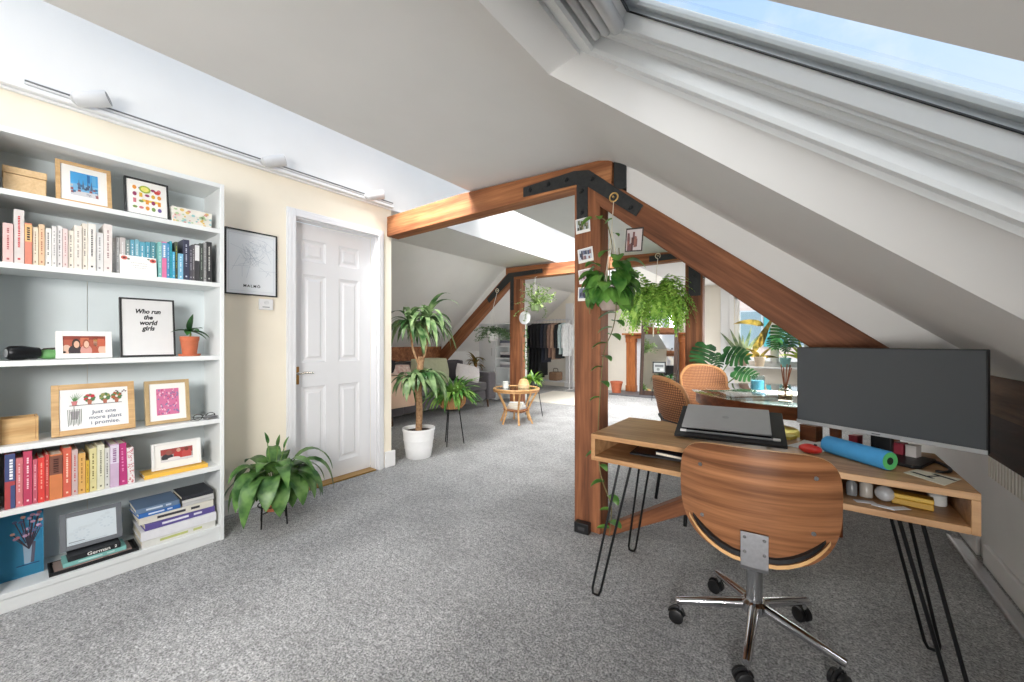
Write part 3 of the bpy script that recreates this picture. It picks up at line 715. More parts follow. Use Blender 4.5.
# hairdryer and striped oddment on shelf c
t = thing('hair_dryer', 'black hair dryer lying at left end of the middle shelf', 'hair dryer', (-2.70,.075,SZ['c']), R(20))
b = MB(); b.tube([(0,-.045,.032),(0,-.035,.032),(0,.0,.032),(0,.035,.032),(0,.05,.032)], [.022,.03,.031,.024,.022], 16); b.build('barrel', BLACKM, t)
b = MB(); b.tube([(0,-.01,.03),(-.02,.012,.02),(-.05,.05,.016),(-.08,.075,.014)], [.017,.015,.014,.012], 10); b.build('handle', BLACK, t)
b = MB(); b.tube([(0,-.046,.032),(0,-.0475,.032)], .018, 14); b.build('grille', GREY, t)
t = thing('glasses_case', 'green case with a dark strap on middle shelf beside the dryer', 'case', (-2.73,.152,SZ['c']), R(75))
b = MB(); b.ball((0,0,.023), (.045,.026,.022), 16); b.build('case_body', mat((96,150,88), .6, var=.2, scale=20), t)
b = MB(); b.tube([(-.05,.02,.02),(-.02,.03,.046),(.03,.02,.05),(.05,-.01,.03)], .005, 8); b.build('strap', mat((52,40,38), .6), t)
b = MB(); b.tube([(-.045,-.01,.02),(-.075,-.012,.012),(-.082,0,.006)], .005, 8); b.build('pull_tab', mat((170,70,60), .6), t)
# shelf d
def tray(name, label, y0, y1, x0, x1, z, h_, m, cat):
    t = thing(name, label, cat, ((x0+x1)/2,(y0+y1)/2,z)); w, d = (y1-y0)/2, (x1-x0)/2
    b = MB(); b.bx(-d,d,-w,w,.0008,.008); b.build('base', m, t, smooth=0)
    for s in (-1,1):
        q = MB(); q.bx(-d,d,s*w-(.008 if s>0 else 0),s*w+(.008 if s<0 else 0),.0085,h_); q.build('side', m, t, bevel=.001, smooth=0)
        q = MB(); q.bx(s*d-(.008 if s>0 else 0),s*d+(.008 if s<0 else 0),-w+.0085,w-.0085,.0085,h_); q.build('side', m, t, bevel=.001, smooth=0)
    return t
tray('wooden_box', 'open pale wooden box at left of the plant quote shelf', .012, .121, -2.80, -2.70, SZ['d'], .108, wood((222,186,134),(196,154,102),'y',.5,30,8,.04,name='pale_wood_box',soft=.15,blot=.15), 'box')
t = lean_frame('framed_quote', 'wide oak framed plant quote with little potted plants, on the fourth shelf', .157, .431, SZ['d'], .236, -2.69, R(14), .024, OAK, 0, depth=.022, yaw=R(-1.5), pm=mat((238,238,238), .5, var=.01))
el = []
for k in range(7): el.append(('p',[(-.31,.68),(-.29,.68),(-.36+.033*k,.93-.02*abs(k-3))],(92,140,84)))
el += [('p',[(-.345,.7),(-.255,.7),(-.27,.6),(-.33,.6)],(206,130,130)),('r',-.37,.585,.41,.598,(70,66,66))]
for x, c in ((-.08,(196,50,64)),(.15,(150,150,90)),(.33,(176,96,60))):
    for k in range(9): a = k*.7; el.append(('e',x+.055*math.cos(a),.76+.07*math.sin(a),.035,.04,c if k%2 else (86,124,76)))
    el.append(('p',[(x-.035,.7),(x+.035,.7),(x+.025,.6),(x-.025,.6)],(180,110,90)))
for k in range(8): el.append(('e',.3+.025*k,.86+.04*math.sin(k*1.3),.015,.016,(96,60,70)))
el += [('p',[(-.36,.45),(-.23,.45),(-.25,.25),(-.34,.25)],(176,168,176)),('r',-.31,.45,-.3,.58,(120,120,120))]
for k in range(9): el.append(('p',[(-.4+.024*k,.5),(-.392+.024*k,.5),(-.38+.022*k,.08+.06*(k%3)),(-.39+.022*k,.1)],(110,120,110)))
art(t, 'plant_drawing', el, .0062, .222, .188, 0, .024)
for tx, z, x in (('Just one',.098,.03),('more plant',.072,.034),('i promise.',.047,.034)): lettering('lettering', tx, .0235, mat((80,92,116), .6), t, (x,.0054,z), (R(90),0,0), off=.0002, sx=1.05)
el = [('r',-.5,0,.5,1,(214,120,160))]; r3 = random.Random(8)
for i in range(90):
    x, z = r3.uniform(-.47,.47), r3.uniform(.03,.97); el.append(('e',x,z,.035,.03,r3.choice(((232,170,196),(196,90,130),(150,110,160),(240,200,214),(120,130,170)))))
lean_frame('picture_frame', 'taupe square frame with pink patterned print on the fourth shelf', .471, .653, SZ['d'], .228, -2.70, R(9), .017, TAUPE, .028, depth=.02, elems=el)
t = thing('eyeglasses', 'folded dark eyeglasses at the right end of the fourth shelf', 'glasses', (-2.685,.705,SZ['d']), R(100))
for s in (-1,1):
    b = MB(); b.tube([(s*.03+.022*math.cos(a*.524), -.01, .02+.016*math.sin(a*.524)) for a in range(12)], .0022, 6, closed=True); b.build('rim', BLACK, t)
    b = MB(); b.tube([(s*.054,-.01,.024),(s*.045,.012,.018),(-s*.03,.02+.006*s,.006),(-s*.05,.022,.004)], .002, 6); b.build('temple', BLACK, t)
b = MB(); b.tube([(-.008,-.01,.024),(0,-.011,.027),(.008,-.01,.024)], .002, 6); b.build('bridge', BLACK, t)
t = thing('earphone_case', 'small grey metal case by the eyeglasses on fourth shelf', 'case', (-2.672,.735,SZ['d']), R(15))
b = MB(); b.bx(-.02,.02,-.028,.028,.0008,.012); b.build('case_body', STEEL, t, bevel=.004); b = MB(); b.bx(-.0203,.0203,-.0283,.0283,.0125,.018); b.build('lid', mat((120,120,122), .4), t, bevel=.003)
# shelf e right : photo frame on a yellow book
def flatbook(label, x0, x1, y0, y1, z0, th, col, rot=0, mark=None, grp=None, name='book', cat='book', pages=True, txt=None):
    t = thing(name, label, cat, ((x0+x1)/2,(y0+y1)/2,z0+.0006), rot, grp); w, d = (y1-y0)/2, (x1-x0)/2; c = max(.0018, th*.1)
    m_ = mat(col, .4, var=.04)
    b = MB(); b.bx(-d,d,-w,w,0,c); b.bx(-d,d,-w,w,th-c,th); b.bx(d-.002,d,-w,w,c,th-c)
    if mark:
        b.bx(d,d+.0005,-w*.55,w*.2,th*.35,th*.7,1)
        b.bx(d,d+.0005,w*.35,w*.6,th*.35,th*.7,1)
    b.build('cover', [m_, mat(mark or (240,240,240), .5)], t, bevel=.0008, smooth=0)
    b = MB(); b.bx(-d+.004,d-.0025,-w+.004,w-.004,c+.0002,th-c-.0002); b.build('page_block', PG, t, smooth=0)
    return t
flatbook('yellow book lying flat under the white photo frame on lower book shelf', -2.79, -2.668, .46, .722, SZ['e'], .02, (240,192,80))
el = [('r',-.5,0,.5,1,(170,160,160)),('r',-.5,.55,.5,1,(160,70,66)),('e',-.3,.35,.18,.28,(60,60,66)),('e',-.25,.7,.1,.2,(150,90,80)),('e',.05,.4,.16,.4,(190,60,60)),('e',.05,.8,.07,.15,(206,160,140)),('e',.3,.4,.16,.42,(196,80,76)),('e',.3,.8,.07,.15,(120,60,50)),('r',-.5,0,.5,.18,(222,220,222)),('e',-.1,.2,.2,.12,(236,232,232))]
lean_frame('photo_frame', 'white photo frame with wide mount standing on the yellow book', .496, .702, SZ['e']+.021, .138, -2.705, R(9), .012, FWHT, .024, depth=.02, elems=el, yaw=R(-1.5))
# bottom shelf f
t = lean_frame('art_print', 'blue print of flowers in a vase on the bottom shelf', .0095, .139, SZ['f'], .285, -2.765, R(6), .002, mat((70,164,206), .5), 0, depth=.008, cat='picture', pm=mat((74,170,212), .5, var=.03))
el = [('p',[(.08,.18),(.3,.18),(.34,.5),(.04,.5)],(150,176,196)),('p',[(.22,.18),(.3,.18),(.34,.5),(.26,.5)],(84,86,104)),('r',-.1,.155,.42,.17,(50,90,140))]
r3 = random.Random(2)
for i in range(22):
    x, z = r3.uniform(-.25,.46), r3.uniform(.52,.97); el.append(('p',[(.17,.4),(.2,.4),(x+.015,z),(x-.015,z)],(62,56,70)))
    el.append(('e',x,z,.06,.022,r3.choice(((206,140,150),(226,170,150),(200,160,190),(90,100,140)))))
art(t, 'flower_drawing', el, .006, .124, .277, 0, .003)
t = lean_frame('digital_frame', 'grey tablet style frame leaning above the dark language book', .185, .391, SZ['f']+.062, .168, -2.735, R(20), .02, mat((108,112,118), .4, var=.04), 0, cat='picture frame', pm=mat((222,232,238), .25, var=.02, scale=8), yaw=R(-2))
el = []
for cx, cz in ((-.2,.32),(.3,.55)):
    for k in range(10): a = k*.628; el.append(('e',cx+.13*math.cos(a),cz+.17*math.sin(a),.03,.03,(206,218,226)))
for k in range(9): el.append(('e',-.4+.09*k,.4+.05*k+.06*math.sin(k),.06,.05,(212,222,228)))
el += [('r',-.46,.08,-.15,.11,(150,160,168)),('r',-.46,.03,.3,.045,(190,198,204))]
art(t, 'screen_drawing', el, .0055, .164, .126, 0, .021)
t = thing('shallow_tray', 'black shallow tray with books on it on the bottom shelf', 'tray', (-2.73,.295,SZ['f']), R(-1))
b = MB(); b.bx(-.075,.065,-.145,.145,.0008,.005); b.build('base', BLACK, t, smooth=0)
b = MB(); b.bx(-.075,.065,-.145,-.139,.0052,.016); b.bx(-.075,.065,.139,.145,.0052,.016); b.bx(.059,.065,-.139,.139,.0052,.016); b.bx(-.075,-.069,-.139,.139,.0052,.016); b.build('rim', BLACK, t, bevel=.001, smooth=0)
flatbook('thin floral notebook at the bottom of the pile in the black tray', -2.785, -2.675, .165, .415, SZ['f']+.006, .014, (150,130,124), mark=(226,190,180))
flatbook('turquoise book under the black language book in the tray', -2.78, -2.672, .19, .395, SZ['f']+.021, .018, (134,196,190), mark=(196,226,222))
t = flatbook('black language book with white title lying on the turquoise book', -2.775, -2.674, .205, .375, SZ['f']+.04, .023, (34,36,40))
lettering('lettering', 'German', .021, PAPER, t, (.0512,.012,.0115), (R(90),0,R(90)), off=.0004, sx=1.1); lettering('lettering', '2', .018, PAPER, t, (.0512,.068,.0115), (R(90),0,R(90)), off=.0002)
# stacked magazines and books
G3 = 'flat stack on the bottom shelf'
zz = SZ['f']
for lab, th, col, mk, x0, x1, y0, y1, rt, nm in (
 ('stack of pale magazines at the very bottom of right-hand pile',.034,(222,222,216),(190,196,120),-2.89,-2.664,.45,.755,0,'magazine'),
 ('thick white folder lying on the magazines in right-hand pile',.046,(234,234,238),None,-2.89,-2.662,.448,.76,R(-1),'folder'),
 ('purple spined book lying on the white folder',.032,(96,84,150),(230,228,240),-2.88,-2.668,.46,.752,R(1),'book'),
 ('white book with dark mountain drawing on the spine, above the purple one',.036,(224,220,208),(58,58,66),-2.88,-2.672,.445,.75,R(-2),'book'),
 ('blue book with pale title on the stack, second from the top left',.022,(56,110,184),(214,226,240),-2.86,-2.672,.435,.60,R(2),'book'),
 ('blue grey book topmost on the left half of the stack',.024,(104,128,158),(200,212,226),-2.86,-2.67,.43,.60,R(-1),'book')):
    flatbook(lab, x0, x1, y0, y1, zz, th, col, rt, mk, G3, nm, 'book' if nm == 'book' else nm); zz += th + .0012
zz -= .0484
for i, (lab, th, col) in enumerate((('white paged black notebook, lower of two at the top right of the stack',.018,(196,196,196)),('second black notebook, between the two other notebooks on the stack',.013,(214,214,212)),('black notebook topmost at the right of the stack',.02,(46,48,54)))):
    flatbook(lab, -2.86, -2.674, .61, .75, zz, th, col, R(1-i), None, G3, 'notebook', 'notebook'); zz += th + .0012
# ------------------------------------------------------------------ desk, office chair, things on the desk
DK = wood((204,162,118), (172,128,86), 'x', .42, 16, 10, .08, c3=(222,178,128), name='desk_oak', soft=.3, blot=.25)
DX0, DX1, DY0, DY1, DZ = -.757, .378, 1.59, 2.06, .72
BD = Vector((-.19,1.825,0))
ds = thing('desk', 'oak veneer desk with open cubby and black hairpin legs beside the post', 'desk', BD)
P_ = lambda n, f, m, bv=.0015: part(n, f, m, ds, BD, bv)
P_('desk_top', lambda b: b.bx(DX0,DX1,DY0,DY1,DZ-.02,DZ), DK)
P_('bottom_board', lambda b: b.bx(DX0+.018,DX1-.018,DY0,DY1,.605,.625), DK)
for x in (DX0, DX1-.018): P_('side_panel', lambda b: b.bx(x,x+.018,DY0,DY1,.605,DZ-.0203), DK)
P_('divider', lambda b: b.bx(-.20,-.182,DY0+.01,DY1-.012,.6253,DZ-.0203), DK)
P_('back_panel', lambda b: b.bx(DX0+.018,DX1-.018,DY1-.012,DY1-.002,.6253,DZ-.0203), wood((170,122,78),(130,88,52),'x',.5,16,10,.05))
for sx in (0,1):
    for sy in (0,1):
        cx = DX0+.125 if sx == 0 else DX1-.125; cy = DY0+.09 if sy == 0 else DY1-.09
        fx = DX0+.015 if sx == 0 else DX1-.005; fy = DY0+.015 if sy == 0 else DY1-.005
        b = MB(); b.M = Matrix.Translation(-BD)
        a = Vector((cx-.026,cy,.602)); c = Vector((cx+.026,cy,.602)); f0 = Vector((fx-.019,fy,.012)); f1 = Vector((fx+.019,fy,.012))
        b.tube([a,a.lerp(f0,.97),f0+Vector((.006,0,-.004)),Vector((fx,fy,.0065)),f1+Vector((-.006,0,-.004)),c.lerp(f1,.97),c], .0055, 8)
        b.bx(cx-.065,cx+.065,cy-.03,cy+.03,.6015,.6045); b.build('leg', BLACKM, ds)

# office chair
CB = Vector((-.154,1.742,0)); ch = thing('office_chair', 'swivel office chair with walnut bentwood back and chrome star base at the desk', 'chair', CB, R(5))
VEN = wood((170,116,78), (112,70,42), 'xy', .36, 42, 26, .03, c3=(190,134,92), spec=.4, name='walnut_veneer', big=2, soft=.3, blot=.1, dist=.12)
EDGE = mat((222,176,120), .5, var=.1)
def back_pt(a, rr, off):
    # a angle round the outline, rr 0..1 radius
    ca, sa = math.cos(a), math.sin(a)
    def se(c, p): return math.copysign(abs(c)**p, c)
    if sa >= 0: x, z = .224*se(ca,.4), .165*se(sa,.55)
    else: x, z = .224*se(ca,.6), .19*se(sa,.8)
    x *= rr; z = .63 + z*rr
    y = -.335 + (z-.44)*-.06 + .02 + .075*(abs(x)/.215)**2.2 + off
    return (x, y, z)
def shell(fn, nr, na, o0, o1, mats, name, parent, rim):
    b = MB(); vs = []; fs = []
    for o in (o0, o1):
        for i in range(nr+1):
            for k in range(na): vs.append(fn(2*math.pi*k/na, i/nr, o))
    n1 = (nr+1)*na
    for s in (0,1):
        for i in range(nr):
            for k in range(na):
                k2 = (k+1)%na; q = (s*n1+i*na+k, s*n1+i*na+k2, s*n1+(i+1)*na+k2, s*n1+(i+1)*na+k)
                b_ = q if s == 0 else tuple(reversed(q)); fs.append(b_)
    m_ = [0]*len(fs); 
    for k in range(na):
        k2 = (k+1)%na; fs.append((nr*na+k, nr*na+k2, n1+nr*na+k2, n1+nr*na+k)); m_.append(rim)
    b.v = vs; b.f = fs; b.m = m_
    return b.build(name, mats, parent, smooth=50)
bk = shell(back_pt, 8, 56, 0, .013, [VEN, EDGE], 'backrest', ch, 1)
PAD = mat((26,26,28), .5, var=.2, scale=60)
def pad_pt(a, rr, off): 
    x, y, z = back_pt(a, rr*.985, .0135); return (x, y + off*(1-.55*rr**6), z-.004)
shell(pad_pt, 8, 48, 0, .03, [PAD], 'back_pad', ch, 0)
for x, z in ((-.155,.715),(.155,.724),(-.15,.543),(.15,.556)):
    y = back_pt(math.atan2(z-.64, x), 0, 0)[1] - (.64-.44)*-.06 + (z-.44)*-.06 + .075*(abs(x)/.215)**2.2
    b = MB(); b.tube([(x,y-.003,z),(x,y+.001,z)], .0065, 12); b.build('screw', CHROME, bk)
def seat_pt(a, rr, off):
    ca, sa = math.cos(a), math.sin(a); se = lambda c, p: math.copysign(abs(c)**p, c)
    x = .224*se(ca,.62)*rr; y = -.085 + .243*se(sa,.66)*rr
    z = .434 + .105*(abs(x)/.21)**2.3*(.35+.65*max(0,min(1,(-y+.1)/.35))) - .02*max(0,(y-.08)/.1)**2 + off
    return (x, y, z)
shell(seat_pt, 8, 56, 0, .012, [VEN, EDGE], 'seat', ch, 1)
shell(lambda a, r_, o: (lambda p: (p[0]*.98, p[1]*.98-.002, p[2]+.0125+o*(1-.6*r_**5)))(seat_pt(a, r_, 0)), 8, 48, 0, .032, [PAD], 'seat_pad', ch, 0)
BRK = mat((170,170,174), .35, metal=.8, var=.08, scale=90)
b = MB(); b.bx(-.037,.037,-.332,-.328,.43,.535); b.bx(-.037,.037,-.3,-.06,.411,.417); b.prism([(-.332,.43),(-.328,.43),(-.3,.417),(-.3,.411),(-.318,.413)], -.037, .037, 'x'); br = b.build('back_bracket', BRK, ch, bevel=.001)
for x in (-.026,.026):
    for z in (.475,.52): k = MB(); k.tube([(x,-.3355,z),(x,-.332,z)], .005, 10); k.build('screw', CHROME, br)
b = MB(); b.bx(-.07,.07,-.09,.09,.385,.41); b.build('tilt_plate', BLACKM, ch, bevel=.004)
b = MB(); b.tube([(.06,.0,.39),(.13,-.03,.375),(.16,-.045,.35)], [.006,.006,.009], 8); b.build('height_lever', BLACK, ch)
b = MB(); b.tube([(0,0,.13),(0,0,.385)], .027, 20); b.tube([(0,0,.385),(0,0,.40)], .034, 20); b.build('column', mat((176,178,180), .25, metal=.9, var=.04), ch)
b = MB(); b.lathe([(.0,.1),(.034,.1),(.046,.112),(.046,.14),(.034,.15),(.0,.15)], 24); b.build('hub', CHROME, ch)
for k in range(5):
    an = R(54.5+72*k-5); d = Vector((math.cos(an),math.sin(an),0)); s = Vector((-d.y,d.x,0))
    b = MB(); q = [(d*.035+Vector((0,0,.127))), d*.15+Vector((0,0,.108)), d*.262+Vector((0,0,.088)), d*.275+Vector((0,0,.086))]
    b.tube(q, [.019,.017,.0145,.013], 12); lg = b.build('leg', CHROME, ch)
    c = d*.262; e = Matrix.Rotation(R(40+25*k), 3, 'Z') @ Vector((1,0,0)); f_ = Vector((-e.y,e.x,0)); c2 = c + f_*.012
    b = MB(); b.tube([c+Vector((0,0,.052)), c+Vector((0,0,.085))], .007, 8, 1)
    for sg in (-1,1):
        p0, p1 = c2+e*sg*.006+Vector((0,0,.0275)), c2+e*sg*.024+Vector((0,0,.0275)); b.tube([p0,p0.lerp(p1,.15),p0.lerp(p1,.85),p1], [.024,.0275,.0275,.022], 18)
    pts = [c2 + f_*(.03*math.cos(t_)) + Vector((0,0,.0275+.03*math.sin(t_))) for t_ in [R(10+20*i) for i in range(9)]]
    b.tube(pts, .0055, 6); b.build('caster', [BLACK, CHROME], lg)

# laptop on a tilted stand
TL = R(16)
st = thing('laptop_stand', 'black tilted board with a silver front lip holding the laptop', 'stand', (-.247,1.755,DZ+.007), (TL,0,R(6)))
b = MB(); b.bx(-.197,.197,0,.29,0,.012); b.build('board', mat((32,33,36), .5, var=.1), st, bevel=.002)
for s in (-1,1):
    q = MB(); q.prism([(.25,.0),(.28,.0),(.28*math.cos(TL)**2,-.28*math.sin(TL)*math.cos(TL)-.002),(.255*math.cos(TL)**2,-.255*math.sin(TL)*math.cos(TL)-.004)], s*.15-.01, s*.15+.01, 'x'); q.build('leg', BLACK, st)
b = MB(); b.bx(-.155,.155,.028,.036,.0125,.019); lp = b.build('front_lip', mat((176,178,182), .35, metal=.15), st, bevel=.001)
for s in (-1,1): b = MB(); b.bx(s*.165-.012,s*.165+.012,.026,.038,.0125,.021); b.build('clip', WHITE, lp, bevel=.002)
ca, sa = math.cos(TL), math.sin(TL)
lp0 = Matrix.Translation(st.location) @ Euler((TL,0,R(6))).to_matrix().to_4x4() @ Vector((-.012,.045,.0128))
lt = thing('laptop', 'closed silver laptop lying on the black tilted stand', 'laptop', lp0, (TL,0,R(6)))
ALU = mat((178,179,181), .4, metal=.15, var=.02)
b = MB(); b.bx(-.16,.16,0,.226,0,.009); b.build('base', BLACKM, lt, bevel=.003)
b = MB(); b.bx(-.161,.161,-.001,.227,.0095,.018); ld = b.build('lid', ALU, lt, bevel=.003)
b = MB(); b.lathe([(.013,.01815),(.013,.0184),(0,.0184)], 16, c=(0,.115,0)); b.build('emblem', mat((160,161,164), .3, metal=.5), ld)
# power lead over the back of the desk
b = MB(); b.tube([(-.46,1.99,.7245),(-.5,2.02,.7245),(-.55,2.05,.7248),(-.57,2.075,.722),(-.6,2.12,.715),(-.62,2.17,.722)], .004, 8); b.tube([(-.605,2.135,.716),(-.64,2.2,.728)], .008, 8)
tag(b.build('power_lead', BLACK), 'black charging lead with plug hanging over the back edge of desk', 'cable')

# monitor
mr, ml = Vector((.4316,1.7625,0)), Vector((-.027,2.008,0)); mc = (mr+ml)/2; my = math.atan2((mr-ml).y, (mr-ml).x); mw = (mr-ml).length/2
mo = thing('monitor', 'large dark computer monitor with a silver bottom bar on the desk', 'monitor', (mc.x,mc.y,DZ), my)
z0, z1 = .073, .385
b = MB(); b.bx(-mw,mw,.0,.02,z0,z1); b.bx(-mw*.5,mw*.5,.02,.042,z0+.06,z1-.06); b.build('case', mat((38,39,42), .5), mo, bevel=.003)
scm, nt_, bb = nodes('screen_off'); bb.inputs['Roughness'].default_value = .32; bb.inputs['Base Color'].default_value = lin((80,84,88)); bb.inputs['Specular IOR Level'].default_value = .3
b = MB(); b.bx(-mw+.004,mw-.004,-.0012,.0,z0+.014,z1-.004); b.build('screen', scm, mo, smooth=0)
b = MB(); b.bx(-mw,mw,-.003,.001,z0,z0+.0135); bz = b.build('bottom_bar', mat((190,192,195), .35, metal=.4), mo, bevel=.001)
b = MB(); b.bx(-.012,.012,-.0034,-.003,z0+.005,z0+.008); b.build('badge', mat((90,92,96), .4), bz)
b = MB(); b.bx(-.03,.03,.03,.05,.01,.2); b.build('neck', BLACK, mo, bevel=.004)
b = MB(); b.prism([(-.12,-.07),(.12,-.07),(.135,-.05),(.12,.1),(-.12,.1),(-.135,-.05)], .0008, .011, 'z'); b.build('foot', BLACK, mo, bevel=.003)
b = MB(); cp = [(.375,1.73,.7255),(.37,1.79,.729),(.33,1.83,.74),(.27,1.80,.738)]
cp = [(.20,1.93,.725),(.30,1.93,.725),(.35,1.9,.7255),(.366,1.84,.7258),(.362,1.79,.7258),(.345,1.765,.7255),(.325,1.76,.7255)]
def smoothpts(p, n=6):
    p = [Vector(q) for q in p]; out = []
    for i in range(len(p)-1):
        a, b_, c, d = p[max(0,i-1)], p[i], p[i+1], p[min(len(p)-1,i+2)]
        for k in range(n):
            t = k/n; out.append(.5*((2*b_)+(c-a)*t+(2*a-5*b_+4*c-d)*t*t+(3*b_-a-3*c+d)*t**3))
    return out + [p[-1]]
b.tube(smoothpts(cp), .0045, 8); tag(b.build('monitor_cable', BLACK), 'black cable looping on the desk behind the monitor foot', 'cable')

# small things on the desk
fr = thing('foam_roller', 'small blue foam roller with green ends lying before the monitor', 'roller', (.14,1.772,DZ+.0315), R(-45))
b = MB(); b.tube([(-.105,0,0),(-.1,0,0),(.1,0,0),(.105,0,0)], [.0285,.0305,.0305,.0285], 26); b.build('roller_body', mat((64,148,204), .6, var=.04, scale=40), fr)
for s in (-1,1):
    b = MB(); n = 26; vs = []; fs = []
    for r_ in (.0278,.012):
        for k in range(n): a = 2*math.pi*k/n; vs.append((s*.1056,r_*math.cos(a),r_*math.sin(a)))
    b.add(vs, [(k,(k+1)%n,n+(k+1)%n,n+k) for k in range(n)]); 
    b.tube([(s*.1052,0,0),(s*.1054,0,0)], .012, 16, 1); b.build('end_ring', [mat((92,190,112), .6), mat((22,40,30), .8)], fr)
ms = thing('computer_mouse', 'small red computer mouse beside the blue foam roller', 'mouse', (.015,1.785,DZ+.0008), R(70))
b = MB(); b.ball((0,0,.0175), (.024,.036,.017), 22); b.build('shell', mat((214,52,46), .3, var=.03), ms)
b = MB(); b.tube([(0,-.02,.033),(0,-.012,.0345)], .004, 8); b.build('wheel', BLACK, ms)
def sheet(label, pts, z, m, cat, name, mark=None):
    c = sum((Vector((x,y,0)) for x, y in pts), Vector())/len(pts)
    b = MB(); b.prism([(x-c.x,y-c.y) for x, y in pts], 0, .0012); t = b.build(name, m, None, smooth=0, loc=(c.x,c.y,z+.0006)); tag(t, label, cat)
    return t, c
for i, (lab, pts) in enumerate((('loose white paper lying left of the foam roller on the desk',[(-.06,1.86),(.05,1.83),(.10,1.93),(-.01,1.97)]),('white notelets on desk behind the red mouse',[(-.03,1.9),(.03,1.88),(.07,2.0),(.0,2.02)]))): sheet(lab, pts, DZ+.0004+.0016*i, PAPER, 'paper', 'paper')
t, c = sheet('cream card with black bar marks at front right of the desk', [(.245,1.70),(.315,1.615),(.37,1.72),(.285,1.768)], DZ, mat((232,226,208), .7), 'card', 'printed_card')
b = MB(); d1 = Vector((.07,-.085,0)).normalized(); d2 = Vector((.085,.07,0)).normalized()
def bar(cx, cy, l1, l2):
    p = Vector((cx,cy,0)); b.add([p-d1*l1-d2*l2+Vector((0,0,.0013)),p+d1*l1-d2*l2+Vector((0,0,.0013)),p+d1*l1+d2*l2+Vector((0,0,.0013)),p-d1*l1+d2*l2+Vector((0,0,.0013))], [(0,1,2,3)])
bar(-.018,.0,.03,.006); bar(.03,.012,.03,.006); bar(.006,.005,.004,.022); b.build('print_mark', INK, t, smooth=0)
t = thing('sticky_note_pad', 'yellow sticky note pad near the back edge of desk', 'note pad', (-.065,2.015,DZ), R(-20))
b = MB(); b.bx(-.03,.03,-.03,.03,.0008,.012); b.build('pad', mat((246,222,104), .7, var=.03), t, smooth=0)
b = MB(); b.bx(-.03,.03,-.03,.03,.0124,.013); b.build('top_sheet', mat((250,232,130), .7, var=.02), t, smooth=0)
t = thing('pen_box', 'small brown wooden box behind the lower left corner of monitor', 'box', (.02,2.02,DZ), R(-28))
b = MB(); b.bx(-.03,.03,-.025,.025,.0008,.058); b.build('box_body', wood((140,84,48),(92,50,28),'x',.5,14,8,.1), t, bevel=.002); b = MB(); b.bx(-.031,.031,-.026,.026,.0585,.066); b.build('lid', wood((140,84,48),(92,50,28),'x',.5,14,8,.1), t, bevel=.002)
for i, (x, y, c_, lab) in enumerate(((.155,1.985,(176,44,62),'small crimson box under the monitor on the desk'),(.30,1.915,(206,200,196),'small pale grey box under the right part of monitor'),(.27,1.935,(150,50,66),'small dark red box under the right part of monitor'))):
    t = thing('small_box', lab, 'box', (x,y,DZ), R(-28)); b = MB(); b.bx(-.014,.014,-.02,.02,.0008,.045); b.build('box_body', mat(c_, .5), t, bevel=.0015); b = MB(); b.bx(-.0145,.0145,-.0205,.0205,.0453,.05); b.build('lid', mat(c_, .4), t, bevel=.001)
# cubby contents
CZ = .6258
def bottle(lab, x, y, r, h_, c_, capc, cat='bottle', name='bottle', m=None):
    t = thing(name, lab, cat, (x,y,CZ)); b = MB(); b.lathe([(0,.0006),(r*.95,.0006),(r,.004),(r,h_*.62),(r*.5,h_*.78),(r*.45,h_*.8)], 18); b.build('bottle_body', m or mat(c_, .25), t)
    b = MB(); b.lathe([(r*.5,h_*.805),(r*.55,h_*.81),(r*.55,h_*.985),(r*.5,h_),(0,h_)], 16); b.build('cap', mat(capc, .4), t); return t
bottle('dark little bottle in the right cubby beside the chair back', .085, 1.70, .014, .068, (40,40,44), (190,190,190))
bottle('clear grey bottle with dark cap, second from the chair in cubby', .122, 1.69, .014, .062, (118,120,122), (60,60,62))
bottle('frosted small bottle with a beige cap in the cubby', .158, 1.70, .017, .066, (172,166,158), (200,186,164))
b = MB(); b.ball((0,0,.0245), .024, 16); t = b.build('glass_ball', mat((206,210,214), .08, metal=.3, var=.1, scale=40), None, loc=(.20,1.685,CZ+.0003)); tag(t, 'clear glass ball in the cubby left of the yellow box', 'ball')
t = thing('pencil_box', 'yellow oblong box lying in the right cubby of the desk', 'box', (.262,1.69,CZ), R(-8))
b = MB(); b.bx(-.045,.045,-.02,.02,.0008,.02); b.build('box_body', mat((190,150,56), .5, var=.08), t, bevel=.003); b = MB(); b.bx(-.0455,.0455,-.0205,.0205,.0205,.034); b.build('lid', mat((216,178,76), .5, var=.08), t, bevel=.003)
bottle('white round pot at the right end of cubby behind the yellow box', .325, 1.75, .022, .05, (214,216,214), (224,226,226), 'jar', 'jar')
for i, (x, y, a) in enumerate(((.15,1.64,20),(.19,1.62,-15),(.225,1.628,40))):
    b = MB(); b.bx(-.026,.026,-.011,.011,0,.0012); t = b.build('paper_slip', [mat((232,234,238), .6),mat((170,180,200), .6)], None, smooth=0, loc=(x,y,CZ+.0006+.0014*i), rot=(0,0,R(a)))
    tag(t, ['white paper slip nearest the chair in the desk cubby','second paper slip under the glass ball in the cubby','crinkled paper slip in front of the yellow cubby box'][i], 'paper')
t = thing('tablet', 'dark tablet lying flat inside the left cubby of the desk', 'tablet', (-.5,1.8,CZ), R(4))
b = MB(); b.bx(-.13,.13,-.09,.09,.0008,.009); b.build('case', BLACK, t, bevel=.002); b = MB(); b.bx(-.12,.12,-.08,.08,.0092,.0096); b.build('screen', mat((30,34,44), .15), t)
t = thing('notebook', 'blue edged dark notebook in left cubby on the tablet', 'notebook', (-.42,1.77,CZ+.0105), R(-8))
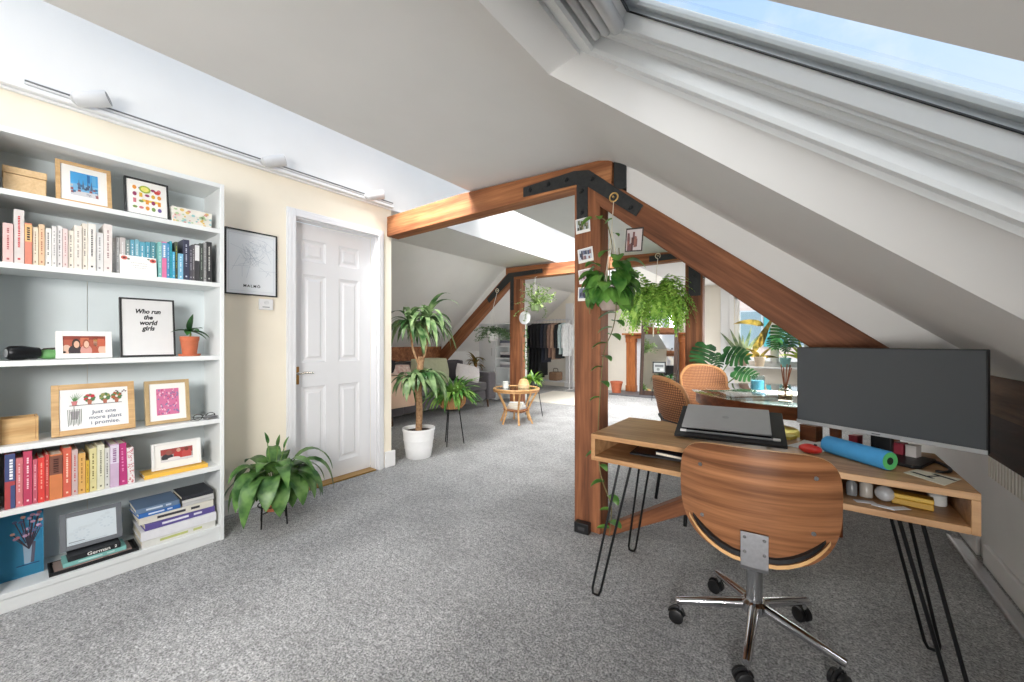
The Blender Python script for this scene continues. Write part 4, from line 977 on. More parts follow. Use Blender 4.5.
b = MB(); b.bx(-.09,.09,-.06,.06,.0005,.003); b.bx(-.09,.09,-.06,.06,.013,.0155); b.build('cover', mat((40,46,66), .5), t); b = MB(); b.bx(-.088,.088,-.058,.058,.0032,.0128); b.build('page_block', PG, t)
t = thing('plug_box', 'small black box on the carpet at the foot of the near post', 'box', (-1.05,2.09,0), R(4))
b = MB(); b.bx(-.045,.045,-.022,.022,.001,.062); b.build('box_body', BLACK, t, bevel=.004); b = MB(); b.bx(-.02,.02,-.0226,-.022,.02,.04); b.build('socket', mat((60,60,62), .4), t); 

# ------------------------------------------------------------------ dining corner
RAT = weave((196,136,90), (112,66,40), 21, .65); RATP = mat((196,140,90), .5, var=.15, scale=40)
def rattan_chair(lab, loc, rot):
    t = thing('rattan_chair', lab, 'chair', loc, rot, 'woven dining chairs')
    # back at -y, sitter faces +y
    def bp(u, v, o=0):
        a = (u-.5)*2; w = .235*(1-.12*(1-v))*(1 if v < .8 else math.sqrt(max(0,1-((v-.8)/.2)**2*.35)))
        z = .42 + .47*v - .05*(abs(a)**3)*v; y = -.21 - .10*v + .07*a*a + o; return (a*w, y, z)
    b = MB(); b.grid(lambda u, v: bp(u, v, 0), 14, 12); b.grid(lambda u, v: bp(1-u, v, .022), 14, 12)
    rim = [bp(0, i/12, .011) for i in range(13)] + [bp(i/14, 1, .011) for i in range(1,15)] + [bp(1, 1-i/12, .011) for i in range(1,13)]
    k = b.build('backrest', RAT, t, smooth=60); q = MB(); q.tube(rim, .014, 8); q.build('woven_edge', RATP, k)
    b = MB(); f = lambda u, v, o=0: ((u-.5)*.45*(1-.06*v), -.215+.43*v, .44 - .015*math.sin(math.pi*v) - .03*max(0,v-.85)/.15 + .01*abs(2*u-1)**3 + o)
    b.grid(lambda u, v: f(u, v), 10, 10); b.grid(lambda u, v: f(1-u, v, -.02), 10, 10); k = b.build('seat', RAT, t, smooth=60)
    q = MB(); q.tube([f(0,i/8,-.01) for i in range(9)]+[f(i/8,1,-.01) for i in range(1,9)]+[f(1,1-i/8,-.01) for i in range(1,9)], .014, 8); q.build('woven_edge', RATP, k)
    for sx in (-1,1):
        for sy in (-1,1): b = MB(); b.tube([(sx*.18,sy*.17,.425),(sx*.21,sy*.22,.004)], .011, 10); b.build('leg', BLACKM, t)
    return t
rattan_chair('woven rattan dining chair nearest the desk, seen from behind', (-.55,2.83,0), R(-50))
rattan_chair('woven rattan dining chair on the far side of the glass table', (-.66,4.02,0), R(-140))
TC = (-.05,3.5)
dt = thing('dining_table', 'round glass topped dining table with brown wooden apron behind the desk', 'table', (TC[0],TC[1],0))
APR = wood((150,88,52),(100,56,32),'x',.4,10,4,.1)
b = MB(); b.lathe([(0,.7405),(.685,.7405),(.69,.744),(.69,.747),(.685,.7505),(0,.7505)], 72); b.build('glass_top', glass((.86,.93,.92), 2.2, 'table_glass'), dt)
b = MB(); n = 64; vs = []; fs = []
for r_, z in ((.66,.66),(.66,.738),(.62,.738),(.62,.66)):
    for k in range(n): a = 2*math.pi*k/n; vs.append((r_*math.cos(a),r_*math.sin(a),z))
for j in range(4):
    for k in range(n): fs.append((j*n+k, j*n+(k+1)%n, ((j+1)%4)*n+(k+1)%n, ((j+1)%4)*n+k))
b.add(vs, fs); b.build('apron', APR, dt, smooth=50)
b = MB(); b.lathe([(0,.70),(.619,.70),(.619,.71),(0,.71)], 48); b.build('reflection_board', mat((236,236,234), .3), dt)  # added white disc in place of the bright reflection on the glass
for k in range(4):
    a = R(20+90*k); b = MB(); b.tube([(.56*math.cos(a),.56*math.sin(a),.70),(.6*math.cos(a),.6*math.sin(a),.002)], [.03,.02], 12); b.build('leg', APR, dt)
TZ = .7512
t = thing('candle_jar', 'turquoise candle in a clear tumbler on the glass table', 'candle', (-.287,3.47,TZ))
b = MB(); b.lathe([(0,.0006),(.044,.0006),(.047,.004),(.047,.118),(.0445,.118),(.0445,.012),(0,.012)], 28); b.build('tumbler', glass((.9,.97,.98), 1.2), t)
b = MB(); b.lathe([(0,.0125),(.0438,.0125),(.0438,.08),(0,.082)], 26); b.build('wax', mat((86,146,166), .5, var=.05), t); b = MB(); b.tube([(0,0,.082),(.002,0,.094)], .0015, 6); b.build('wick', INK, t)
t = thing('reed_diffuser', 'glass reed diffuser with brown reeds on the glass table', 'diffuser', (-.1,3.02,TZ))
b = MB(); b.lathe([(0,.0006),(.038,.0006),(.04,.004),(.04,.062),(.03,.075),(.016,.08),(.016,.1),(.013,.1),(.013,.082),(.03,.07),(.037,.06),(.037,.008),(0,.008)], 24); b.build('flask', glass((.86,.84,.78), 1.5), t)
b = MB(); b.lathe([(0,.0085),(.0362,.0085),(.0362,.036),(0,.036)], 22); b.build('oil', mat((150,140,120), .2), t)
for k in range(9):
    a = k*.7; b = MB(); b.tube([(-.006*math.cos(a),-.006*math.sin(a),.012),(.008*math.cos(a),.008*math.sin(a),.1),(.028*math.cos(a)+.004,.028*math.sin(a),.21+.01*(k%3))], .0032, 6); b.build('reed', mat((150,92,60), .7, var=.15), t)
t = thing('yellow_stool', 'yellow topped stool tucked under the dining table behind the desk', 'stool', (-.18,2.78,0))
b = MB(); b.lathe([(0,.56),(.15,.56),(.16,.57),(.16,.6),(.15,.615),(0,.62)], 32); b.build('seat', mat((238,214,110), .6, var=.04), t)
for k in range(4): a = R(45+90*k); b = MB(); b.tube([(.11*math.cos(a),.11*math.sin(a),.56),(.16*math.cos(a),.16*math.sin(a),.002)], .012, 8); b.build('leg', BEECH, t)
# ------------------------------------------------------------------ plants
PLB = leafmat((44,86,36), (110,150,80), 16, .35); PLD = leafmat((22,66,26), (64,122,50), 8, .35); PLF = leafmat((96,150,44), (176,210,100), 14, .5)
DRC = leafmat((52,94,46), (160,186,132), 9, .4); POT = leafmat((52,112,44), (122,172,80), 12, .35); MON = leafmat((28,72,38), (64,116,62), 10, .35)
PLG = leafmat((60,104,66), (150,176,140), 16, .5)
BARK = mat((176,140,104), .85, c2=(120,88,60), scale=40, bump=.5)
WPOT = mat((236,236,236), .35, var=.015)
STEM = mat((96,130,56), .6, var=.1)
def U(a, e): return Vector((math.cos(a)*math.cos(e), math.sin(a)*math.cos(e), math.sin(e)))

# peace lily on a wire stand
pl = thing('peace_lily', 'dark green arching house plant in terracotta pot on a black wire stand by the door', 'plant', (-2.64,1.05,0))
b = MB()
for k in range(4):
    a = R(25+90*k); b.tube([(.085*math.cos(a),.085*math.sin(a),.19),(.095*math.cos(a),.095*math.sin(a),.002)], .0045, 6)
b.tube([(.085*math.cos(2*math.pi*k/20),.085*math.sin(2*math.pi*k/20),.125) for k in range(20)], .0035, 6, closed=True); b.tube([(-.08,-.03,.085),(.08,.03,.085)], .0035, 6); b.tube([(.03,-.08,.085),(-.03,.08,.085)], .0035, 6)
b.build('wire_stand', BLACKM, pl)
b = MB(); b.lathe([(0,.09),(.055,.09),(.075,.225),(.08,.226),(.08,.25),(.073,.25),(.07,.23),(0,.225)], 26); b.build('pot', TERRA, pl)
b = MB(); b.lathe([(0,.236),(.071,.234)], 18); b.build('soil', SOIL, pl)
r4 = random.Random(21); b = MB(); s_ = MB()
for k in range(46):
    a = k*2.4 + r4.uniform(-.25,.25); e = r4.uniform(.35,1.3); lo = e < .8
    L_, W_, dr_ = r4.uniform(.18,.29), r4.uniform(.08,.11), (r4.uniform(3.2,5.2) if lo else r4.uniform(2.4,4))
    if k % 4 == 0: L_, W_ = r4.uniform(.26,.33), r4.uniform(.06,.08)
    if math.sin(a) < -.45: L_ *= .72
    d = U(a, e); base = Vector((0,0,.235)) + Vector((math.cos(a),math.sin(a),0))*.02; pet = r4.uniform(.05,.13); tip = base + d*pet
    s_.tube([base, base+d*pet*.5, tip], .0035, 5); b.leaf(tip, d, L_, W_, dr_, 'oval', n=10, fold=.10)
for a, e, L_, W_, pet, dr_ in ((R(-48),.55,.33,.085,.15,4.6),(R(-62),.8,.30,.10,.12,4.2),(R(58),.75,.36,.085,.15,4.2),(R(80),.95,.36,.075,.15,3.6),(R(-15),.5,.26,.12,.09,4.4),(R(15),.6,.26,.12,.1,4.2),(R(35),.7,.28,.11,.1,4.2),(R(-30),.75,.28,.12,.1,4)):
    d = U(a, e); base = Vector((0,0,.235)) + Vector((math.cos(a),math.sin(a),0))*.02; tip = base + d*pet
    s_.tube([base, base+d*pet*.5, tip], .0035, 5); b.leaf(tip, d, L_, W_, dr_, 'oval', n=10, fold=.10)
for a, e, l in ((.4,1.45,.24),(-1.2,1.4,.27),(1.6,1.3,.22)):
    d = U(a,e); base = Vector((0,0,.236)); s_.tube([base, base+d*l*.6, base+d*l], .003, 5); b.leaf(base+d*l, d, .08, .03, .9)
s_.build('stalks', STEM, pl); b.build('foliage', PLB, pl, smooth=60)

# dracaena in the white pot
dr = thing('dracaena', 'tall dracaena with drooping leaves in a ribbed white pot past the door', 'plant', (-3.02,2.50,0))
b = MB(); b.lathe([(0,.001),(.115,.001),(.12,.006),(.131,.09),(.134,.09),(.136,.1),(.133,.1),(.142,.17),(.145,.17),(.147,.18),(.144,.18),(.152,.262),(.157,.265),(.158,.285),(.148,.285),(.143,.24),(0,.238)], 36); b.build('pot', WPOT, dr)
b = MB(); b.lathe([(0,.252),(.145,.248)], 22); b.build('soil', SOIL, dr)
b = MB(); b.tube(smoothpts([(0,0,.24),(.01,.0,.45),(-.0,.0,.7),(.02,.01,.92),(.03,.01,.97)]), .032, 12); b.tube(smoothpts([(.025,.01,.90),(.05,.04,1.02),(.07,.055,1.18),(.065,.05,1.28)]), .011, 8); b.tube([(0,0,.62),(-.01,-.06,.66),(-.01,-.08,.7)], .012, 8); b.tube([(0,0,.9),(-.05,-.03,1.05),(-.08,-.04,1.24)], .011, 8); b.build('trunk', BARK, dr)
b = MB(); r4 = random.Random(33)
for cx, cy, cz, n_, L0, up in ((.065,.05,1.30,44,.46,.85),(-.08,-.04,1.27,40,.48,.8),(-.01,-.08,.74,30,.40,.5),(.05,.03,.78,30,.42,.5)):
    for k in range(n_):
        a = k*2.4 + r4.uniform(-.2,.2); e = r4.uniform(.1,1.1)*up*1.4
        b.leaf((cx,cy,cz+.05*r4.random()), U(a,e), L0*r4.uniform(.6,1.1)*(.66 if math.sin(a) < -.4 else 1), .06*r4.uniform(.75,1.15), r4.uniform(1.8,4.2), 'strap', n=9, fold=.12)
b.build('foliage', DRC, dr, smooth=60)

# basket planter on a tripod stand
bp_ = thing('basket_planter', 'leafy plant in a basket planter on a black tripod stand behind the dracaena', 'plant', (-3.09,3.02,0))
b = MB()
for k in range(3): a = R(-70+120*k); b.tube([(.075*math.cos(a),.075*math.sin(a),.40),(.13*math.cos(a),.13*math.sin(a),.002)], .006, 6)
b.tube([(.08*math.cos(2*math.pi*k/18),.08*math.sin(2*math.pi*k/18),.385) for k in range(18)], .005, 6, closed=True); b.build('tripod_stand', BLACKM, bp_)
b = MB(); b.lathe([(0,.395),(.09,.395),(.135,.44),(.145,.49),(.135,.55),(.125,.555),(.12,.53),(0,.53)], 26); b.build('basket', weave((190,146,98),(150,108,66), 50), bp_)
for k in range(12): a = k*.5236; q = MB(); q.tube([(.10*math.cos(a),.10*math.sin(a),.40),(.143*math.cos(a),.143*math.sin(a),.45),(.15*math.cos(a),.15*math.sin(a),.49),(.138*math.cos(a),.138*math.sin(a),.556)], .006, 6); q.build('rib', RATP, bp_)
b = MB(); r4 = random.Random(5)
for k in range(110):
    a = r4.uniform(0,6.28); b.leaf(Vector((.07*math.cos(a),.07*math.sin(a),.54)), U(a, r4.uniform(.15,1.4)), r4.uniform(.16,.36), r4.uniform(.035,.06), r4.uniform(1.2,3), 'oval', n=7)
b.build('foliage', leafmat((60,120,46),(150,190,96), 9), bp_, smooth=60)

# heart-leaf trailing plant hanging on the near truss
ph = thing('trailing_pothos', 'heart leaved trailing plant hanging from a brass ring on the near post', 'plant', (-.866,2.062,1.30))
b = MB(); q = [(.024*math.cos(2*math.pi*k/20),.05,.614+.03+.024*math.sin(2*math.pi*k/20)) for k in range(20)]; b.tube(q, .0045, 8, closed=True); b.tube([(0,.052,.644),(0,.036,.644)], .006, 8); b.build('brass_ring', mat((216,180,112), .35, metal=.7), ph)
b = MB(); b.tube([(0,.048,.62),(0,.02,.45)], .002, 6)
for k in range(3): a = R(30+120*k); b.tube([(0,.02,.45),(.06*math.cos(a),.06*math.sin(a),.12)], .002, 6)
b.build('hanger_cord', mat((230,220,200), .8), ph)
b = MB(); b.lathe([(0,.0),(.045,.0),(.062,.03),(.066,.11),(.061,.11),(.058,.08),(0,.08)], 24); b.build('pot', mat((176,158,150), .6), ph)
b = MB(); b.lathe([(0,.095),(.06,.093)], 16); b.build('soil', SOIL, ph)
vine = [(.01,-.02,.10),(.05,-.06,.09),(.06,-.065,.0),(.038,-.06,-.11),(-.01,-.06,-.23),(-.03,-.06,-.42),(-.045,-.06,-.68),(-.03,-.06,-.9),(.03,-.06,-1.06),(.02,-.06,-1.22)]
b = MB(); b.tube(smoothpts(vine), .003, 6); b.tube(smoothpts([(0,.0,.1),(.0,-.01,.25),(.01,.0,.36),(-.02,-.02,.5),(-.09,-.02,.52)]), .0025, 6); b.tube(smoothpts([(.02,0,.1),(.06,-.02,.22),(.05,0,.34)]), .0025, 6); b.tube(smoothpts([(-.02,-.03,.1),(-.09,-.05,.09),(-.1,-.05,-.02)]), .0025, 6); b.build('stems', mat((120,110,70), .7), ph)
b = MB(); r4 = random.Random(12)
def heart(x, y, z, a, e, s, dr=.6): b.leaf((x,y,z), U(a,e), s, s*.74, dr, 'heart', n=8, fold=.14)
for k in range(50):
    a = r4.uniform(0,6.28); e = r4.uniform(-1.0,.8); rr = r4.uniform(.05,.09)
    heart(rr*math.cos(a), rr*math.sin(a)-.015, .10+r4.uniform(-.02,.16), a, e, r4.uniform(.09,.135), 1.6)
for k in range(18):
    a = k*.35; heart(.066*math.cos(a), .066*math.sin(a)-.01, .115, a+.2, -.5, r4.uniform(.10,.13), 2.6)
for x, z, a, s in ((.05,.30,R(-70),.10),(-.0,.33,R(-110),.09),(.055,.23,R(-40),.1),(-.10,.53,R(-170),.075),(-.06,.53,R(-60),.06),(.03,.42,R(-30),.05),(.02,.5,R(200),.05),(.08,.17,R(-20),.13),(.1,.13,R(-10),.1)): heart(x, -.02, z, a, -.3, s, .8)
for (u_, sd, s) in ((.07,1,.11),(.12,-1,.10),(.17,1,.085),(.21,-1,.085),(.25,1,.09),(.3,-1,.085),(.36,1,.07),(.4,-1,.07),(.455,1,.07),(.50,-1,.065),(.66,-1,.085),(.70,1,.06),(.765,-1,.085),(.82,1,.08),(.88,-1,.06),(.93,1,.085),(.97,-1,.07)):
    f = .16 + u_*.86; i = min(len(vine)-2, int(f*(len(vine)-1))); tt = f*(len(vine)-1)-i; p = Vector(vine[i]).lerp(Vector(vine[i+1]), max(0,min(1,tt)))
    if p.z < -1.2: p.z = -1.2
    heart(p.x, p.y, p.z+.02, R(-25) if sd > 0 else R(-150), .05, s, 1.1 if p.z > -1.1 else .3)
b.build('foliage', POT, ph, smooth=60)

# fern hanging from the far truss
def ring_hook(parent, x, y, z, m): q = MB(); q.tube([(x+.03*math.cos(2*math.pi*k/18),y,z+.03*math.sin(2*math.pi*k/18)) for k in range(18)], .006, 8, closed=True); q.tube([(x,y,z),(x,y+.02,z)], .008, 8); return q.build('ring', m, parent)
fn = thing('hanging_fern', 'bushy bright green fern hanging from the far timber truss', 'plant', (-1.45,4.85,1.5))
ring_hook(fn, 0, .072, .68, mat((226,214,190), .5)); b = MB(); b.tube([(0,.07,.65),(0,0,.4),(0,0,.2)], .004, 6); b.tube([(.0,-.1,.15),(0,-.11,-.32)], .007, 6); b.build('hanger_cord', mat((232,226,212), .8), fn)
b = MB(); b.lathe([(0,-.02),(.08,-.02),(.12,.04),(.125,.14),(.118,.14),(.11,.11),(0,.11)], 24); b.build('pot', WPOT, fn)
def frond(b, base, d, L, W, droop, n=12):
    d = Vector(d).normalized(); p = Vector(base); side = d.cross(Vector((0,0,1))); side = side.normalized() if side.length > 1e-3 else Vector((1,0,0))
    for i in range(n):
        t = i/n; w = W*math.sin(math.pi*min(1,t*.85+.12)); q = p + d*(L/n)
        for s in (-1,1):
            tipp = p + side*s*w + d*(L/n)*.6 + Vector((0,0,-.25*w)); b.add([p, p + d*(L/n)*.75, tipp + d*(L/n)*.3, tipp], [(0,1,2,3)])
        p = q; d = (d + Vector((0,0,-1))*droop/n).normalized()
b = MB(); r4 = random.Random(2)
for k in range(330):
    a = r4.uniform(0,6.28); e = r4.uniform(.0,1.45); frond(b, (.06*math.cos(a),.06*math.sin(a),.13), U(a,e), r4.uniform(.34,.62), .045, r4.uniform(2.4,4.6), 12)
b.build('foliage', PLF, fn)
b = MB()
for a, e, l in ((1.2,1.3,.4),(.2,.75,.4),(-.1,.4,.36),(2.4,1.0,.3)): frond(b, (.02,0,.14), U(a,e), l, .05, 1.4, 10)
b.build('long_fronds', PLD, fn)

# monstera behind the table
def mleaf(b, c, nrm, up, s, seed):
    """broad split leaf: lobes fanning off a midrib, gaps between them"""
    nrm = Vector(nrm).normalized(); up = Vector(up); up = (up - nrm*up.dot(nrm)).normalized(); x = up.cross(nrm)
    r_ = random.Random(seed); P = lambda a, h_, o=0: Vector(c) + x*a*s + up*h_*s + nrm*(o - .18*a*a)*s
    n = 6
    for sd in (-1,1):
        for i in range(n):
            z0, z1 = .46-.86*i/n*1.05, .46-.86*(i+1)/n*1.05; w = .5*math.sin(math.pi*(.22+.70*(i+.5)/n))**.8; g = .012
            dz = -.13*(i+.0)/n-.02
            b.add([P(0,z0-g*.2),P(sd*w*.45,z0+dz*.2-g),P(sd*w*.96,z0+dz-g*1.5),P(sd*w,(z0+z1)/2+dz*1.2),P(sd*w*.92,z1+dz+g*1.5),P(sd*w*.45,z1+dz*.3+g),P(0,z1+g*.2)], [(0,1,5,6),(1,2,3),(1,3,5),(3,4,5)])
        b.add([P(0,.46),P(sd*.16,.56),P(sd*.36,.50),P(sd*.42,.38),P(sd*.2,.38),P(0,.4)], [(0,1,4,5),(1,2,3,4)])
    b.add([P(-.1,-.42),P(0,-.56),P(.1,-.42)], [(0,1,2)])
mn = thing('monstera', 'monstera with big split leaves in a white pot behind the glass table', 'plant', (-.86,4.75,0))
b = MB(); b.lathe([(0,.001),(.13,.001),(.16,.28),(.165,.30),(.15,.30),(.145,.26),(0,.26)], 28); b.build('pot', WPOT, mn); b = MB(); b.lathe([(0,.275),(.147,.272)], 18); b.build('soil', SOIL, mn)
b = MB(); s_ = MB()
for i, (p, nr, up, s) in enumerate((((-.04,-.1,.97),(.05,-1,.25),(.3,0,1),.27),((.27,.02,.97),(.0,-.8,.6),(-1,0,.35),.27),((.1,-.05,.92),(.5,-.8,.3),(-.2,0,1),.16),((.42,-.62,.83),(0,-.7,.8),(-.8,.1,.3),.2))):
    mleaf(b, p, nr, up, s, i); s_.tube(smoothpts([(0,0,.27),(p[0]*.35,p[1]*.35,.27+(p[2]-.27)*.6),(p[0],p[1]+.012,p[2]+.03)]), .006, 6)
s_.build('stalks', STEM, mn); b.build('foliage', MON, mn, smooth=60)

# plants on the far window sill
def sillplant(name, lab, x, pc, ph_, leaves, lm, h0=.07, y=8.385):
    t = thing(name, lab, 'plant', (x,y,.669)); b = MB(); b.lathe([(0,.0008),(ph_*.75,.0008),(ph_,ph_*1.7),(ph_*1.06,ph_*1.72),(ph_*1.06,ph_*1.95),(ph_*.9,ph_*1.95),(ph_*.86,ph_*1.6),(0,ph_*1.6)], 20); b.build('pot', mat(pc, .5), t)
    b = MB()
    for bs, a, e, L_, W_, dr_, sh in leaves: b.leaf((bs[0],bs[1],bs[2]+ph_*1.6), U(a,e), L_, W_, dr_, sh, n=8, up=(0,1,.2), fold=.1)
    b.build('foliage', lm, t, smooth=60); return t
YUC = leafmat((70,96,70),(150,160,120), 8, .5); BRN = leafmat((84,80,30),(176,150,70), 8, .5)
sillplant('spiky_plant', 'spiky dark plant in brown pot, leftmost on the far window sill', -.93, (150,126,112), .085,
  [((0,0,0),R(180),1.0,.62,.075,.3,'strap'),((0,0,0),R(180),1.25,.6,.07,.25,'strap'),((0,0,0),R(0),1.35,.6,.07,.2,'strap'),((0,0,0),R(0),1.1,.55,.07,.4,'strap'),((0,0,0),R(90),1.5,.45,.06,.1,'strap'),((0,0,0),R(200),1.45,.5,.06,.1,'strap')], YUC)
sillplant('long_leaved_plant', 'tall plant with long yellow brown leaves in cream pot on the window sill', -.66, (214,196,170), .09,
  [((0,0,0),R(180),.5,.35,.07,.7,'strap'),((0,0,0),R(0),.4,.3,.06,.8,'strap'),((0,0,0),R(200),.9,.3,.05,.6,'strap'),((0,0,0),R(10),1.0,.3,.05,.6,'strap'),((0,0,.05),R(180),.8,.28,.05,.9,'strap'),((-.1,0,.1),R(0),1.2,.72,.11,.5,'strap'),((.0,0,.2),R(0),1.3,.55,.10,.4,'strap'),((.06,0,.6),R(185),.45,.5,.11,.9,'strap')], BRN)
t = sillplant('small_monstera', 'split leaved plant in turquoise pot on the right of the window sill', -.28, (120,176,172), .085, [((0,0,0),R(90),1.3,.3,.02,.2,'strap')], MON)
b = MB(); s_ = MB()
for i, (p, s) in enumerate((((-.06,-.03,.62),.38),((.12,-.02,.50),.30),((-.16,0,.42),.24),((.0,-.04,.36),.2))): mleaf(b, p, (.1*i-.1,-1,.3), (.3-.2*i,0,1), s, i); s_.tube([(0,0,.14),(p[0]*.5,p[1],p[2]*.6),(p[0],p[1]+.02,p[2])], .006, 6)
b.build('split_leaves', MON, t, smooth=60); s_.build('stalks', STEM, t)
sillplant('yellow_green_plant', 'yellow green arching plant at the far right end of window sill', -.02, (190,150,120), .07, [((0,0,0),a,e,.42,.05,1.2,'strap') for a, e in ((3.14,1.2),(2.6,.9),(0,1.3),(3.4,.7),(.2,1.0),(3.0,1.45))], leafmat((120,150,40),(200,206,90), 9, .5))
# ------------------------------------------------------------------ photos on the timber
def photo(lab, x, z, w, h_, tilt, els, name='instant_photo', fm=None, y=2.1225, bl=.2):
    t = thing(name, lab, 'photo', (x,y,z), (0,R(tilt),0), 'photos pinned to the post' if name == 'instant_photo' else None)
    b = MB(); b.bx(-w/2,w/2,-.0016,0,-h_/2,h_/2); b.build('card', fm or PAPER, t, smooth=0)
    art(t, 'picture', els, -.0016, w*.86, h_*(1-bl-.07), 0, -h_/2+h_*bl); return t
def scene_els(seed, pal, bg):
    r_ = random.Random(seed); e = [('r',-.5,0,.5,1,bg)]
    for k in range(16): x, z = r_.uniform(-.42,.42), r_.uniform(.08,.75); e.append(('r',x-.07,max(0,z-.2),x+.07,min(1,z+.18),r_.choice(pal)))
    return e
PZ = ((-1.058,1.818,.094,.088,-3,3,'white bordered photo of greenery, topmost of the four on the post',((90,100,60),(60,64,50),(150,140,110)),(190,196,200)),
 (-1.046,1.642,.098,.085,-6,4,'white bordered city photo, second from top on the post',((80,90,120),(140,110,110),(60,66,84)),(206,212,222)),
 (-1.042,1.518,.096,.084,-6,5,'pinkish photo, third from top on the post',((150,110,120),(120,84,90),(196,170,170)),(206,190,196)),
 (-1.048,1.410,.094,.082,2,6,'dark evening photo, lowest of the four on the post',((60,64,84),(40,44,60),(100,96,110)),(120,128,150)))
for x, z, w, h_, ti, sd, lab, pal, bg in PZ: photo(lab, x, z, w, h_, ti, scene_els(sd, pal, bg), y=2.1225 if z < 1.8 else 2.1115)
t = photo('small dark framed photo of people pinned to the near rafter', -.752, 1.688, .098, .13, 4, scene_els(7, ((150,100,90),(120,80,80),(90,60,60)), (206,196,196)), 'framed_photo', mat((58,48,44), .5), 2.1212, .05)

# ------------------------------------------------------------------ sitting area
SOF = mat((84,80,84), .9, var=.1, scale=70, bump=.2, sheen=.3); SOFD = mat((70,66,70), .9, var=.1, scale=70, bump=.2)
sf = thing('sofa', 'dark grey sofa along the left eaves, its near arm draped with a cream throw', 'sofa', (-4.7,4.1,0))
def SB(n, x0, x1, y0, y1, z0, z1, m=SOF, bv=.03): b = MB(); b.bx(x0+4.7,x1+4.7,y0-4.1,y1-4.1,z0,z1); return b.build(n, m, sf, bevel=bv, seg=4, smooth=60)
SB('base', -5.2,-4.3,3.3,5.0,.14,.30); SB('seat_cushion', -5.0,-4.28,3.3,4.14,.305,.44); SB('seat_cushion', -5.0,-4.28,4.15,5.0,.305,.44)
SB('backrest', -5.25,-5.02,3.12,5.2,.14,.78); SB('arm', -5.2,-4.26,3.06,3.29,.14,.66); SB('arm', -5.2,-4.26,5.01,5.22,.14,.60)
SB('back_cushion', -5.03,-4.85,3.32,4.13,.445,.80,SOFD,.05); SB('back_cushion', -5.03,-4.85,4.16,4.99,.445,.80,SOFD,.05)
for x in (-5.1,-4.36):
    for y in (3.15,5.1): b = MB(); b.tube([(x+4.7,y-4.1,.14),(x+4.7,y-4.1+.02,.002)], [.022,.014], 10); b.build('leg', mat((96,70,50), .5), sf)
# throw over the near arm
thr = MB()
def thf(u, v):                       # v runs from inside the seat over the arm down to the floor side
    x = -5.05 + .82*u; w = .006*math.sin(17*u)+.008*math.sin(9*u+4*v)
    path = [(3.50,.447),(3.32,.455),(3.29,.56),(3.285,.668),(3.17,.676),(3.045,.668),(3.036,.5),(3.03,.34),(3.028,.25)]
    f = v*(len(path)-1); i = min(len(path)-2,int(f)); t = f-i
    y, z = path[i][0]*(1-t)+path[i+1][0]*t, path[i][1]*(1-t)+path[i+1][1]*t
    return (x, y - (w+.012 if v > .6 else 0), z + (abs(w)+.004 if .3 < v < .7 else .004) - .02*math.sin(5*u)*(1 if v > .97 else 0))
thr.grid(thf, 26, 30)
def thg(u, v):                       # the fall over the front end of the arm
    y = 3.03 + .40*u; path = [(-4.24,.678),(-4.235,.64),(-4.228,.5),(-4.225,.36),(-4.222,.26)]; f = v*4; i = min(3,int(f)); t = f-i
    w = .008*math.sin(23*u+2*v); return (path[i][0]*(1-t)+path[i+1][0]*t + abs(w), y, (path[i][1]*(1-t)+path[i+1][1]*t)*(1 if u < .65 or v > 0 else 1))
thr.grid(thg, 14, 16)
o = thr.build('throw', mat((232,214,192), .9, c2=(222,178,152), scale=2.2, bump=.1), None, smooth=60); tag(o, 'cream and pink throw draped over the near sofa arm', 'throw')
def cushion(lab, loc, rot, w, h_, d, m, seed=0):
    t = MB()
    def f(u, v, s): 
        a, c = 2*u-1, 2*v-1; k = (1-abs(a)**3.2)*(1-abs(c)**3.2); pin = 1-.07*(abs(a*c))**1.2
        return (a*w/2*pin*(1-.06*(1-abs(c))*abs(a)**4*0), s*d/2*k**.55, c*h_/2*pin)
    t.grid(lambda u, v: f(u, v, -1), 14, 14); t.grid(lambda u, v: f(1-u, v, 1), 14, 14)
    o = t.build('cushion', m, None, smooth=60, loc=loc, rot=rot); tag(o, lab, 'cushion'); return o
cushion('sage green cushion standing in the middle of the sofa', (-4.63,4.06,.665), (R(-14),0,R(70)), .62, .42, .16, mat((176,178,150), .9, var=.08, scale=20))
cushion('patterned pale cushion behind the throw on the sofa', (-4.74,3.585,.62), (R(-16),0,R(84)), .38, .34, .13, mat((226,216,206), .9, c2=(196,150,140), scale=24))
cushion('black cushion at the near end of the sofa by the arm', (-4.80,3.37,.78), (R(-20),R(12),R(60)), .28, .2, .12, mat((34,32,36), .9, var=.2))
cushion('crumpled white cushion at the far end of the sofa', (-4.46,4.72,.60), (R(-30),R(14),R(60)), .42, .30, .14, mat((228,222,222), .85, var=.05))
# big leafy plant behind the sofa
dp = thing('olive_plant', 'plant with reddish green leaves standing behind the sofa under the purlin', 'plant', (-4.42,5.38,0))
dp.location = (-4.9,5.42,0)
b = MB(); b.lathe([(0,.001),(.11,.001),(.13,.22),(.12,.22),(.115,.19),(0,.19)], 20); b.build('pot', mat((90,80,76), .6), dp)
b = MB(); r4 = random.Random(8); s_ = MB(); s_.tube([(0,0,.2),(.02,-.03,.6),(0,-.04,.78)], .012, 7)
for k in range(26): a = r4.uniform(0,6.28); b.leaf((0,-.04,.7+r4.uniform(-.05,.1)), U(a, r4.uniform(.2,1.2)), r4.uniform(.2,.3), .05, r4.uniform(1,2.4), 'strap')
s_.build('trunk', BARK, dp); b.build('foliage', leafmat((100,110,50),(176,130,70), 8, .5), dp, smooth=60)

